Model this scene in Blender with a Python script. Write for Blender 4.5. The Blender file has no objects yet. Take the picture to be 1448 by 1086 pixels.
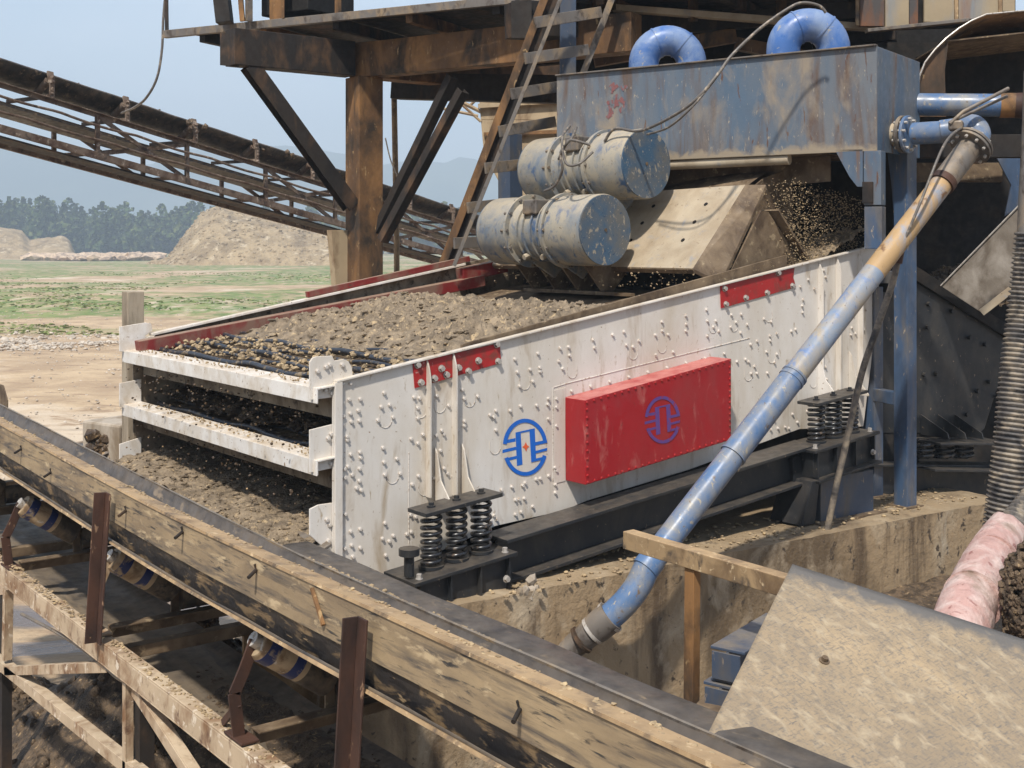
import bpy, math, random
from mathutils import Vector, Matrix, noise
random.seed(7)
S = bpy.context.scene
# ------------------------------------------------------------------ camera
CAMH = 3.3
RT = Vector((.7976, -.6032, 0)); FW = Vector((.6032, .7976, 0)); UP = Vector((0, 0, 1))
FOC = 1750.0; CX = 724.0; HY = 345.0
cd = bpy.data.cameras.new('camera'); cam = bpy.data.objects.new('camera', cd); S.collection.objects.link(cam)
cd.sensor_width = 36; cd.lens = 36*FOC/1448; cd.shift_y = -(543-HY)/1448; cd.clip_end = 6000; cd.clip_start = .05
cam.matrix_world = Matrix((( RT.x, 0, -FW.x, 0), (RT.y, 0, -FW.y, 0), (0, 1, 0, CAMH), (0, 0, 0, 1)))
S.camera = cam
# ------------------------------------------------------------------ light
SUN_DIR = Vector((-.50, -.36, .86)).normalized()          # towards the sun
SUN_EL = math.asin(SUN_DIR.z); SUN_AZ = math.atan2(SUN_DIR.x, SUN_DIR.y)
world = bpy.data.worlds.new("World"); S.world = world; world.use_nodes = True
wn = world.node_tree; bg = wn.nodes['Background']
sky = wn.nodes.new('ShaderNodeTexSky'); sky.sky_type = 'NISHITA'; sky.sun_disc = False
sky.sun_elevation = SUN_EL; sky.sun_rotation = SUN_AZ; sky.air_density = 1.2; sky.dust_density = 1.0; sky.ozone_density = 1.6
# soft cloud in the sky
tcw = wn.nodes.new('ShaderNodeTexCoord'); mpw = wn.nodes.new('ShaderNodeMapping'); mpw.inputs['Scale'].default_value = (1.6, 1.6, 4.2); mpw.inputs['Location'].default_value = (.3, .9, .1)
nw = wn.nodes.new('ShaderNodeTexNoise'); nw.inputs['Scale'].default_value = 1.5; nw.inputs['Detail'].default_value = 7; nw.inputs['Roughness'].default_value = .5
rw = wn.nodes.new('ShaderNodeMapRange'); rw.inputs[1].default_value = .40; rw.inputs[2].default_value = .72; rw.inputs[4].default_value = .75
mw = wn.nodes.new('ShaderNodeMixRGB'); mw.inputs[2].default_value = (7.0, 7.3, 7.9, 1)
wn.links.new(tcw.outputs['Generated'], mpw.inputs[0]); wn.links.new(mpw.outputs[0], nw.inputs['Vector']); wn.links.new(nw.outputs[0], rw.inputs[0]); wn.links.new(rw.outputs[0], mw.inputs[0])
wn.links.new(sky.outputs[0], mw.inputs[1]); wn.links.new(mw.outputs[0], bg.inputs[0]); bg.inputs[1].default_value = .128
sd = bpy.data.lights.new('sun', 'SUN'); sd.energy = 4.5; sd.angle = math.radians(2.2); sd.color = (1, .95, .87)
sun = bpy.data.objects.new('sun', sd); S.collection.objects.link(sun)
sun.rotation_euler = SUN_DIR.to_track_quat('Z', 'Y').to_euler()
vs = S.view_settings; vs.view_transform = 'Standard'; vs.look = 'None'; vs.exposure = 0.62; vs.gamma = 1
# ------------------------------------------------------------------ measuring helpers (photo pixel -> place in the world)
CAM = Vector((0, 0, CAMH))
def W(px, py, f): return CAM + RT*((px-CX)/FOC*f) + FW*f + UP*((HY-py)/FOC*f)
def ray(px, py): return RT*((px-CX)/FOC) + FW + UP*((HY-py)/FOC)
def onX(px, py, X): d = ray(px, py); return CAM + d*(X/d.x)
def onY(px, py, Y): d = ray(px, py); return CAM + d*(Y/d.y)
def onZ(px, py, Z): d = ray(px, py); return CAM + d*((Z-CAMH)/d.z)
V = Vector
# ------------------------------------------------------------------ materials
def lin(c):
    return tuple(((x/255)/12.92 if x/255 <= .04045 else ((x/255+.055)/1.055)**2.4) for x in c)+(1,)
def mat(name, base, layers=(), rough=.6, metal=0, bump=.15, bscale=40, dust=None, var=.12, spec=.4, bdist=.004, edge=None):
    """layers: (colour, amount, scale, zstretch, softness)   dust: (colour, amount) settled on upward faces"""
    m = bpy.data.materials.new(name); m.use_nodes = True; t = m.node_tree; N = t.nodes; L = t.links
    b = N['Principled BSDF']; tc = N.new('ShaderNodeTexCoord')
    def nz(scale, zs, det=6, off=0, dist=0):
        mp = N.new('ShaderNodeMapping'); mp.inputs['Scale'].default_value = (scale, scale, scale*zs) if not isinstance(zs, tuple) else tuple(scale*q for q in zs)
        mp.inputs['Location'].default_value = (off, off*1.7, off*.6)
        L.new(tc.outputs['Object'], mp.inputs[0]); n = N.new('ShaderNodeTexNoise'); n.inputs['Scale'].default_value = 1
        n.inputs['Detail'].default_value = det; n.inputs['Roughness'].default_value = .62; n.inputs['Distortion'].default_value = dist
        L.new(mp.outputs[0], n.inputs['Vector']); return n.outputs[0]
    def rng(v, a, b_, c=0, d=1):
        r = N.new('ShaderNodeMapRange'); r.inputs[1].default_value = a; r.inputs[2].default_value = b_
        r.inputs[3].default_value = c; r.inputs[4].default_value = d; L.new(v, r.inputs[0]); return r.outputs[0]
    def mix(a, b_, f, mode='MIX'):
        x = N.new('ShaderNodeMixRGB'); x.blend_type = mode
        for s, v in ((0, f), (1, a), (2, b_)):
            if isinstance(v, (tuple, float, int)): x.inputs[s].default_value = v
            else: L.new(v, x.inputs[s])
        return x.outputs[0]
    def mul(a, b_):
        x = N.new('ShaderNodeMath'); x.operation = 'MULTIPLY'; L.new(a, x.inputs[0])
        if isinstance(b_, float): x.inputs[1].default_value = b_
        else: L.new(b_, x.inputs[1])
        return x.outputs[0]
    v1 = rng(nz(3.1, 1, 8, 3), .3, .7, 1-var, 1+var)
    cur = mix(lin(base) if max(base) > 1 else tuple(base)+(1,), v1, 1.0, 'MULTIPLY')
    rsum = None
    for i, (c, amt, sc, zs, soft) in enumerate(layers):
        th = .5+(.5-amt)*.42
        if sc >= 12: soft *= .55
        mk = rng(nz(sc, zs, 8, 11.3*i+5, .4), th-soft, th+soft)
        cur = mix(cur, lin(c), mk)
    if edge:   # bare strip along one worn edge: (point, direction, width, colour)
        pt, dr_, wd, ec = edge
        vm = N.new('ShaderNodeVectorMath'); vm.operation = 'DOT_PRODUCT'; L.new(tc.outputs['Object'], vm.inputs[0]); vm.inputs[1].default_value = tuple(dr_)
        ad = N.new('ShaderNodeMath'); ad.operation = 'MULTIPLY_ADD'; L.new(nz(7, 1, 8, 91, .5), ad.inputs[0]); ad.inputs[1].default_value = -wd*3.2; L.new(vm.outputs['Value'], ad.inputs[2])
        p0 = pt.dot(dr_)-wd*1.6; cur = mix(cur, lin(ec), rng(ad.outputs[0], p0+wd*.35, p0+wd*1.0, 1, 0))
    if dust:
        g = N.new('ShaderNodeNewGeometry'); sx = N.new('ShaderNodeSeparateXYZ'); L.new(g.outputs['Normal'], sx.inputs[0])
        up = rng(sx.outputs[2], .15, .8); dn = rng(nz(9, 1, 8, 31), .5-.2*dust[1]-.12, .5-.2*dust[1]+.22)
        cur = mix(cur, lin(dust[0]), mul(mul(up, dn), float(dust[1])))
    L.new(cur, b.inputs['Base Color'])
    rr = rng(nz(14, 1, 5, 77), .3, .7, max(rough-.15, .05), min(rough+.15, 1)); L.new(rr, b.inputs['Roughness'])
    b.inputs['Metallic'].default_value = metal; b.inputs['Specular IOR Level'].default_value = spec
    if bump:
        bp = N.new('ShaderNodeBump'); bp.inputs['Strength'].default_value = bump; bp.inputs['Distance'].default_value = bdist
        L.new(nz(bscale, 1, 6, 50), bp.inputs['Height']); L.new(bp.outputs[0], b.inputs['Normal'])
    return m
MUD = (150, 132, 108); SAND = (178, 158, 130); DKMUD = (70, 58, 46)
M = {}
M['white'] = mat('dusty_white_paint', (214, 208, 200), [((190, 178, 160), .40, 2.2, .35, .2), ((164, 146, 122), .17, 7, .22, .1), ((140, 116, 92), .07, 34, 1, .05), ((166, 148, 124), .10, 26, .4, .08)], .5, dust=(SAND, .5), var=.05, bump=.08)
M['white_mud'] = mat('mud_splashed_white_paint', (220, 214, 206), [((186, 170, 148), .34, 7, .8, .16), ((140, 114, 86), .12, 38, .8, .04), ((110, 84, 60), .04, 70, .6, .03)], .5, dust=(SAND, .6), var=.05, bump=.2)
M['white_in'] = mat('muddy_inner_white', (150, 136, 116), [((95, 78, 58), .5, 6, .6, .15), ((60, 48, 36), .25, 15, 1, .1)], .75, bump=.4)
M['red'] = mat('red_paint', (150, 24, 30), [((138, 48, 48), .2, 5, .5, .18), ((168, 92, 84), .12, 11, .4, .08), ((110, 52, 44), .07, 50, 1, .05)], .42, dust=((190, 124, 114), .75), var=.08, bump=.15)
M['red_dirty'] = mat('muddy_red_paint', (118, 34, 32), [((120, 92, 78), .46, 5, .8, .1), (DKMUD, .12, 20, 1, .06)], .6, dust=((140, 118, 98), .9), var=.1, bump=.3)
M['red_patch'] = mat('scuffed_red_paint', (160, 34, 34), [((120, 56, 46), .3, 11, .6, .08), ((170, 130, 120), .1, 22, 1, .05)], .45, var=.1, bump=.3)
M['blue'] = mat('chipped_blue_paint', (62, 88, 112), [((106, 106, 106), .46, 2.6, .22, .14), ((104, 82, 66), .22, 7, .16, .06), ((152, 142, 126), .14, 36, .35, .05), ((90, 64, 50), .13, 18, .25, .04)], .5, dust=(SAND, .6), bump=.25)
M['blue_box'] = mat('stained_blue_tank_paint', (66, 90, 112), [((108, 108, 108), .58, 1.3, .25, .18), ((92, 76, 66), .33, 7, .16, .09), ((150, 140, 124), .14, 42, .35, .05), ((88, 64, 52), .14, 22, .2, .05), ((136, 124, 108), .22, 4, .5, .1)], .5, dust=(SAND, .5), bump=.3, edge=(V((0, 0, 4.0)), UP, .075, (140, 127, 108)))
M['blue_pipe'] = mat('blue_pipe_paint', (80, 106, 140), [((136, 132, 124), .38, 5, .8, .12), ((104, 88, 72), .14, 18, 1, .05), ((156, 146, 128), .18, 30, .6, .05)], .38, bump=.1, spec=.4)
M['blue_bend'] = mat('bright_blue_pipe_paint', (62, 98, 154), [((136, 150, 170), .34, 4, 1, .16), ((150, 146, 138), .12, 18, 1, .06)], .38, bump=.06, spec=.4)
M['blue_grey_pipe'] = mat('worn_blue_pipe', (122, 134, 150), [((152, 140, 122), .5, 5, .7, .10), ((88, 116, 158), .26, 9, .6, .07), ((90, 70, 54), .10, 30, .5, .04)], .42, bump=.2)
M['tan_pipe'] = mat('dusty_ochre_pipe', (166, 136, 96), [((130, 138, 150), .34, 6, .5, .08), ((112, 82, 54), .22, 12, .5, .08)], .5, bump=.2)
M['motor'] = mat('dusty_motor_paint', (84, 102, 120), [((150, 142, 126), .62, 4, .8, .12), ((58, 84, 116), .24, 9, .7, .06), ((116, 104, 88), .18, 30, 1, .05)], .55, dust=((170, 155, 130), .75), bump=.2)
M['motor_end'] = mat('motor_cover_blue', (56, 82, 104), [((92, 92, 90), .42, 4, 1, .12), ((140, 132, 118), .24, 20, .6, .04), ((170, 158, 138), .15, 70, .6, .04), ((44, 68, 92), .2, 26, 1, .05)], .45, bump=.2)
M['tan_plate'] = mat('mud_washed_steel', (172, 158, 136), [((140, 124, 102), .42, 3, .9, .14), ((104, 88, 70), .12, 24, 1, .05), ((120, 128, 138), .1, 8, 1, .08)], .6, bump=.2, dust=(SAND, .4))
M['mudsteel'] = mat('brown_mud_steel', (120, 102, 80), [((78, 62, 46), .5, 6, .8, .12), ((150, 132, 104), .2, 16, 1, .08)], .7, bump=.5)
M['chutesteel'] = mat('wet_grey_chute_steel', (102, 93, 82), [((76, 65, 53), .46, 4, .7, .12), ((134, 126, 116), .28, 3, .8, .1)], .5, bump=.3)
M['darkpaint'] = mat('charcoal_paint', (34, 36, 39), [((58, 55, 51), .32, 5, .6, .12), ((120, 106, 88), .10, 26, .7, .05)], .45, dust=((96, 86, 74), .55), bump=.15)
M['slate'] = mat('slate_blue_paint', (58, 70, 88), [((84, 80, 76), .34, 5, .4, .1), ((140, 124, 104), .13, 22, .5, .05)], .45, dust=((130, 118, 100), .6), bump=.15)
M['frame_blue'] = mat('frame_blue_paint', (62, 82, 108), [((98, 94, 90), .42, 5, .25, .09), ((158, 144, 124), .13, 24, .4, .05), ((46, 56, 72), .3, 3, .5, .1)], .45, bump=.2)
M['spring'] = mat('black_spring_steel', (30, 30, 32), [((96, 82, 68), .22, 16, 1, .08)], .3, bump=.1, spec=.6)
M['rust'] = mat('brown_rusty_steel', (92, 67, 44), [((138, 100, 60), .42, 1.8, .4, .09), ((52, 42, 32), .36, 3.4, .5, .08), ((156, 128, 90), .14, 18, .4, .05)], .75, bump=.3)
M['rust_dark'] = mat('dark_rusty_steel', (40, 33, 27), [((88, 64, 42), .30, 4, .4, .08), ((24, 21, 20), .4, 2.5, .6, .1)], .75, bump=.3)
M['rust_red'] = mat('red_brown_rust', (72, 47, 35), [((44, 31, 26), .44, 6, .4, .1), ((136, 108, 84), .13, 22, .5, .05)], .75, bump=.35)
M['greysteel'] = mat('grey_weathered_steel', (104, 98, 92), [((138, 118, 92), .32, 6, .6, .1), ((66, 56, 48), .28, 10, .7, .07)], .55, metal=.15, bump=.25, dust=((150, 136, 118), .5))
M['truss'] = mat('muddy_truss_steel', (112, 96, 82), [((76, 54, 40), .42, 5, 1, .1), ((158, 142, 126), .2, 12, 1, .08), ((40, 34, 30), .22, 8, 1, .08)], .75, bump=.3)
M['ochre'] = mat('muddy_ochre_steel', (156, 130, 96), [((108, 86, 62), .42, 5, .8, .1), ((66, 58, 52), .28, 9, .7, .08), ((190, 166, 130), .2, 20, 1, .06)], .6, dust=((182, 152, 114), .5), bump=.3)
M['skirt'] = mat('muddy_skirt_steel', (152, 132, 102), [((114, 98, 78), .42, 5, (1, .4, 1.3), .16), ((84, 76, 68), .33, 20, (1, .14, 1.6), .16), ((174, 154, 122), .22, 18, (1, .3, 1), .08), ((52, 50, 48), .19, 50, (1, .12, 1), .08)], .6, bump=.3)
M['strips'] = mat('streaked_skirt_rubber', (42, 39, 38), [((118, 98, 72), .38, 16, (1, .3, 1), .08), ((22, 22, 25), .40, 22, (1, .2, 1), .06), ((146, 124, 94), .12, 44, (1, .25, 1), .04)], .5, bump=.35)
M['rubber'] = mat('dusty_black_rubber', (42, 39, 37), [((88, 76, 62), .42, 7, (1, .5, 1), .12), ((128, 110, 86), .17, 13, (1, .45, 1), .07), ((28, 27, 28), .22, 18, (1, .4, 1), .08)], .5, dust=((100, 92, 84), .6), bump=.15)
M['rubber_brown'] = mat('muddy_belt_rubber', (52, 48, 45), [((104, 90, 72), .46, 9, (1, .25, 1), .12), ((36, 35, 36), .3, 14, (1, .2, 1), .08)], .5, dust=((130, 116, 98), .6), bump=.2)
M['deckrubber'] = mat('deck_rubber', (44, 46, 52), [((130, 112, 86), .32, 14, 1, .07)], .4, bump=.2)
M['framepale'] = mat('pale_muddy_channel', (176, 156, 130), [((120, 88, 60), .36, 5, .8, .09), ((90, 62, 46), .2, 11, .8, .07), ((206, 192, 172), .2, 16, 1, .06)], .6, dust=((196, 178, 152), .4), bump=.3)
M['concrete'] = mat('wet_stained_concrete', (148, 126, 97), [((100, 83, 62), .46, 1.1, .5, .07), ((92, 75, 56), .34, 1.9, .12, .04), ((180, 162, 136), .22, 3.2, .7, .10), ((180, 170, 152), .12, 3.0, .2, .04), ((70, 58, 46), .20, 12, .8, .05)], .75, bump=.9, bscale=16, dust=((142, 124, 98), .7), bdist=.015)
M['concrete_pale'] = mat('pale_concrete', (168, 156, 140), [((128, 112, 92), .4, 6, .4, .1)], .8, bump=.4)
M['mud'] = mat('wet_gravel_mud', (150, 132, 108), [((110, 96, 78), .5, 9, 1, .12), ((184, 160, 124), .24, 22, 1, .07), ((84, 70, 54), .14, 34, 1, .05)], .65, bump=1, bscale=60, bdist=.02)
M['mud2'] = mat('dark_wet_mud', (104, 86, 66), [((66, 54, 41), .5, 12, 1, .12), ((160, 134, 98), .2, 30, 1, .06)], .6, bump=1, bscale=50, bdist=.02)
M['stones'] = mat('clay_lumps', (162, 140, 108), [((120, 102, 78), .42, 9, 1, .12), ((190, 166, 126), .25, 16, 1, .08)], .75, bump=.6, bdist=.01)
M['stones_dark'] = mat('wet_dark_lumps', (92, 74, 54), [((54, 43, 33), .5, 10, 1, .12), ((160, 130, 88), .2, 30, 1, .08)], .45, bump=.6, bdist=.01)
M['hose'] = mat('dusty_ribbed_hose', (96, 90, 84), [((150, 136, 116), .4, 10, 1, .1), ((50, 48, 48), .34, 8, 1, .08)], .6, bump=.4)
M['pink'] = mat('pale_pink_wrap', (176, 140, 130), [((196, 172, 162), .45, 9, .5, .1), ((140, 98, 90), .18, 16, .4, .05), ((130, 112, 96), .22, 6, .6, .1)], .4, bump=.9, bscale=14, bdist=.02)
M['cable'] = mat('grey_cable', (92, 86, 80), [((150, 136, 118), .3, 20, 1, .1)], .5)
M['bluepure'] = mat('emblem_blue', (22, 96, 184), var=.05, bump=0, rough=.4)
M['bluefade'] = mat('emblem_faded_blue', (92, 62, 122), [((150, 40, 50), .2, 30, 1, .08)], var=.05, bump=0, rough=.4)
M['orange'] = mat('emblem_orange', (214, 92, 50), bump=0, rough=.4)
M['boltgrey'] = mat('bolt_grey', (176, 170, 162), [((128, 112, 94), .3, 60, 1, .1)], .4, metal=.2, bump=0)
M['boltw'] = mat('painted_bolt', (206, 198, 188), [((150, 128, 104), .3, 60, 1, .1)], .5, bump=0)
M['roller_blue'] = mat('roller_blue', (34, 46, 92), [((150, 134, 110), .36, 14, 1, .08)], .45, bump=.1)
M['roller_white'] = mat('roller_pale', (158, 138, 110), [((108, 86, 62), .42, 9, 1, .08), ((180, 172, 160), .2, 14, 1, .06)], .5, bump=.1)
M['dark'] = mat('dark_steel_painted_shade', (22, 19, 17), [((50, 41, 32), .26, 4, 1, .1)], .85, bump=.3)  # near black, for dark steel and for shade painted into voids
M['panel'] = mat('weathered_tan_panel', (150, 134, 108), [((120, 124, 126), .3, 2, .25, .08), ((128, 88, 56), .24, 3, .12, .06)], .6, bump=.2)
M['panelrust'] = mat('rusty_brown_panel', (112, 72, 44), [((70, 66, 64), .4, 3, .3, .06)], .7, bump=.2)
M['duct'] = mat('dusty_beige_duct', (168, 148, 118), [((110, 84, 58), .3, 3, .5, .09)], .7, bump=.3)
M['redmark'] = mat('red_painted_mark', (122, 78, 76), [((98, 100, 104), .5, 24, .5, .06)], .6, bump=.1)
M['wood'] = mat('weathered_post', (158, 144, 124), [((112, 98, 80), .4, 8, .15, .1)], .8, bump=.4)
M['soil'] = mat('dry_soil_slope', (168, 146, 112), [((132, 112, 84), .42, .3, .5, .1), ((196, 178, 148), .22, .6, .6, .06), ((104, 90, 70), .16, 2.2, 1, .05)], .95, bump=1, bscale=.9, bdist=.8)
M['rubble'] = mat('pale_rubble', (196, 172, 144), [((128, 110, 96), .4, .6, 1, .1)], .9, bump=.3, bscale=4)
M['gravel'] = mat('grey_gravel', (186, 174, 158), [((140, 128, 114), .4, 3, 1, .1)], .9, bump=.3)
M['leaves'] = mat('woodland_green', (66, 84, 38), [((34, 48, 24), .5, .3, 1, .08), ((112, 118, 60), .3, .45, 1, .08)], .9, bump=0, var=.35)
M['grass'] = mat('field_grass', (122, 132, 78), [((142, 142, 92), .4, .4, 1, .1), ((96, 112, 60), .3, 1.2, 1, .1)], .9, bump=0)
M['mountain'] = mat('far_green_slope', (58, 76, 50), [((90, 100, 70), .3, .01, 1, .1)], .95, bump=0)
# ------------------------------------------------------------------ mesh builder
COL = S.collection
class MB:
    def __init__(s): s.v = []; s.f = []
    def add(s, vs, fs):
        o = len(s.v); s.v += [V(p) for p in vs]; s.f += [tuple(i+o for i in f) for f in fs]; return s
    def hexa(s, b, t):   # bottom quad + top quad
        return s.add(list(b)+list(t), [(3,2,1,0), (4,5,6,7), (0,1,5,4), (1,2,6,5), (2,3,7,6), (3,0,4,7)])
    def box(s, c, sz, rz=0):
        c = V(c); x, y, z = sz[0]/2, sz[1]/2, sz[2]/2; R = Matrix.Rotation(rz, 3, 'Z')
        q = [c+R@V((a*x, b*y, 0)) for a, b in ((-1,-1), (1,-1), (1,1), (-1,1))]
        return s.hexa([p-UP*z for p in q], [p+UP*z for p in q])
    def prism(s, poly, th):
        n = len(poly); poly = [V(p) for p in poly]; th = V(th)
        return s.add(poly+[p+th for p in poly], [tuple(range(n-1, -1, -1)), tuple(range(n, 2*n))]+[(i, (i+1) % n, n+(i+1) % n, n+i) for i in range(n)])
    def fr(s, p, q, up=UP):
        d = (V(q)-V(p)).normalized(); sd = d.cross(V(up))
        if sd.length < .01: sd = d.cross(V((1, 0, 0)))
        sd.normalize(); u = sd.cross(d); return d, sd, u
    def beam(s, p, q, w, h, up=UP, off=(0, 0)):
        p = V(p); q = V(q); d, sd, u = s.fr(p, q, up); o = sd*off[0]+u*off[1]
        c = [-sd*w/2-u*h/2, sd*w/2-u*h/2, sd*w/2+u*h/2, -sd*w/2+u*h/2]
        return s.add([p+o+k for k in c]+[q+o+k for k in c], [(0,1,2,3), (7,6,5,4), (0,4,5,1), (1,5,6,2), (2,6,7,3), (3,7,4,0)])
    def ibeam(s, p, q, w, h, t=.015, up=UP):
        s.beam(p, q, w, t, up, (0, h/2-t/2)); s.beam(p, q, w, t, up, (0, -h/2+t/2)); return s.beam(p, q, t, h-2*t-.0005, up)
    def channel(s, p, q, w, h, t=.01, up=UP, side=1):
        s.beam(p, q, w, t, up, (0, h/2-t/2)); s.beam(p, q, w, t, up, (0, -h/2+t/2)); return s.beam(p, q, t, h-2*t-.0005, up, (side*(w/2-t/2), 0))
    def angle(s, p, q, w, t=.008, up=UP, a=1, b=1):
        s.beam(p, q, w, t, up, (a*w/2, 0)); return s.beam(p, q, t, w-t-.0004, up, (a*t/2, -b*(w/2+.0001)))
    def tube(s, pts, r, n=14, caps=True, rs=None):
        pts = [V(p) for p in pts]; k = len(pts); rs = rs or [r]*k
        d0 = (pts[1]-pts[0]).normalized(); a = d0.cross(UP)
        if a.length < .05: a = d0.cross(V((1, 0, 0)))
        a.normalize(); vs = []; fs = []
        for i, p in enumerate(pts):
            d = (pts[min(i+1, k-1)]-pts[max(i-1, 0)]).normalized()
            a = (a-d*a.dot(d)).normalized(); b = d.cross(a)
            for j in range(n):
                th = 2*math.pi*j/n; vs.append(p+(a*math.cos(th)+b*math.sin(th))*rs[i])
        for i in range(k-1):
            for j in range(n): fs.append((i*n+j, i*n+(j+1) % n, (i+1)*n+(j+1) % n, (i+1)*n+j))
        if caps: fs.append(tuple(range(n-1, -1, -1))); fs.append(tuple((k-1)*n+j for j in range(n)))
        return s.add(vs, fs)
    def cyl(s, p, q, r, n=24): return s.tube([p, q], r, n)
    def coil(s, base, h, R, r, turns, n=8, seg=18):
        base = V(base); N = int(turns*seg)
        pts = []
        for i in range(N+1):
            t = i/N; a = 2*math.pi*turns*t; pts.append(base+V((math.cos(a)*R, math.sin(a)*R, r+(h-2*r)*t)))
        return s.tube(pts, r, n)
    def grid(s, fn, nu, nv, thick=None):
        vs = [V(fn(i/(nu-1), j/(nv-1))) for i in range(nu) for j in range(nv)]
        fs = [(i*nv+j, (i+1)*nv+j, (i+1)*nv+j+1, i*nv+j+1) for i in range(nu-1) for j in range(nv-1)]
        return s.add(vs, fs)
    def lump(s, c, r, sq=(1, 1, 1)):
        c = V(c); R = Matrix.Rotation(random.uniform(0, 6.28), 3, 'Z')@Matrix.Rotation(random.uniform(0, 3), 3, 'X')
        g = 1.618; pts = [(-1,g,0), (1,g,0), (-1,-g,0), (1,-g,0), (0,-1,g), (0,1,g), (0,-1,-g), (0,1,-g), (g,0,-1), (g,0,1), (-g,0,-1), (-g,0,1)]
        vs = []
        for p in pts:
            q = R@(V(p)*.53*random.uniform(.7, 1.25)); vs.append(c+V((q.x*sq[0], q.y*sq[1], q.z*sq[2]))*r)
        return s.add(vs, [(0,11,5), (0,5,1), (0,1,7), (0,7,10), (0,10,11), (1,5,9), (5,11,4), (11,10,2), (10,7,6), (7,1,8), (3,9,4), (3,4,2), (3,2,6), (3,6,8), (3,8,9), (4,9,5), (2,4,11), (6,2,10), (8,6,7), (9,8,1)])
    def build(s, name, m, parent=None, bevel=0, smooth=0, **tags):
        me = bpy.data.meshes.new(name); me.from_pydata([tuple(p) for p in s.v], [], s.f); me.update()
        o = bpy.data.objects.new(name, me); COL.objects.link(o); me.materials.append(M[m] if isinstance(m, str) else m)
        if smooth:
            me.polygons.foreach_set('use_smooth', [True]*len(me.polygons)); me.set_sharp_from_angle(angle=math.radians(smooth))
        if bevel:
            b = o.modifiers.new('bevel', 'BEVEL'); b.width = bevel; b.segments = 2; b.limit_method = 'ANGLE'; b.angle_limit = math.radians(40); b.use_clamp_overlap = True
        if parent:
            o.parent = parent
            if parent.type == 'EMPTY': o.matrix_parent_inverse = Matrix.Translation(-parent.location)
        for k, v in tags.items(): o[k] = v
        return o
def thing(name, loc, label, category, group=None):
    e = bpy.data.objects.new(name, None); COL.objects.link(e); e.location = V(loc); e.empty_display_size = .1
    e['label'] = label; e['category'] = category
    if group: e['group'] = group
    return e
def smoothpath(pts, sub=8):
    pts = [V(p) for p in pts]; out = []
    for i in range(len(pts)-1):
        p0 = pts[max(i-1, 0)]; p1 = pts[i]; p2 = pts[i+1]; p3 = pts[min(i+2, len(pts)-1)]
        for k in range(sub):
            t = k/sub; out.append(.5*((2*p1)+(p2-p0)*t+(2*p0-5*p1+4*p2-p3)*t*t+(3*p1-p0-3*p2+p3)*t**3))
    out.append(pts[-1]); return out
def fbm(x, y, z=0, o=4): return noise.fractal(V((x, y, z)), 1.0, 2.0, o)
def bolt_mesh(name, m, r=.014, h=.018, axis=V((0, -1, 0))):
    b = MB(); b.tube([V((0, 0, 0)), axis*.005], r*1.35, 10); b.tube([axis*.005, axis*h], r, 6)
    me = bpy.data.meshes.new(name); me.from_pydata([tuple(p) for p in b.v], [], b.f); me.materials.append(M[m]); return me
def put(me, name, loc, parent):
    o = bpy.data.objects.new(name, me); COL.objects.link(o); o.location = loc; o.parent = parent
    if parent.type == 'EMPTY': o.matrix_parent_inverse = Matrix.Translation(-parent.location)
    return o
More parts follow.
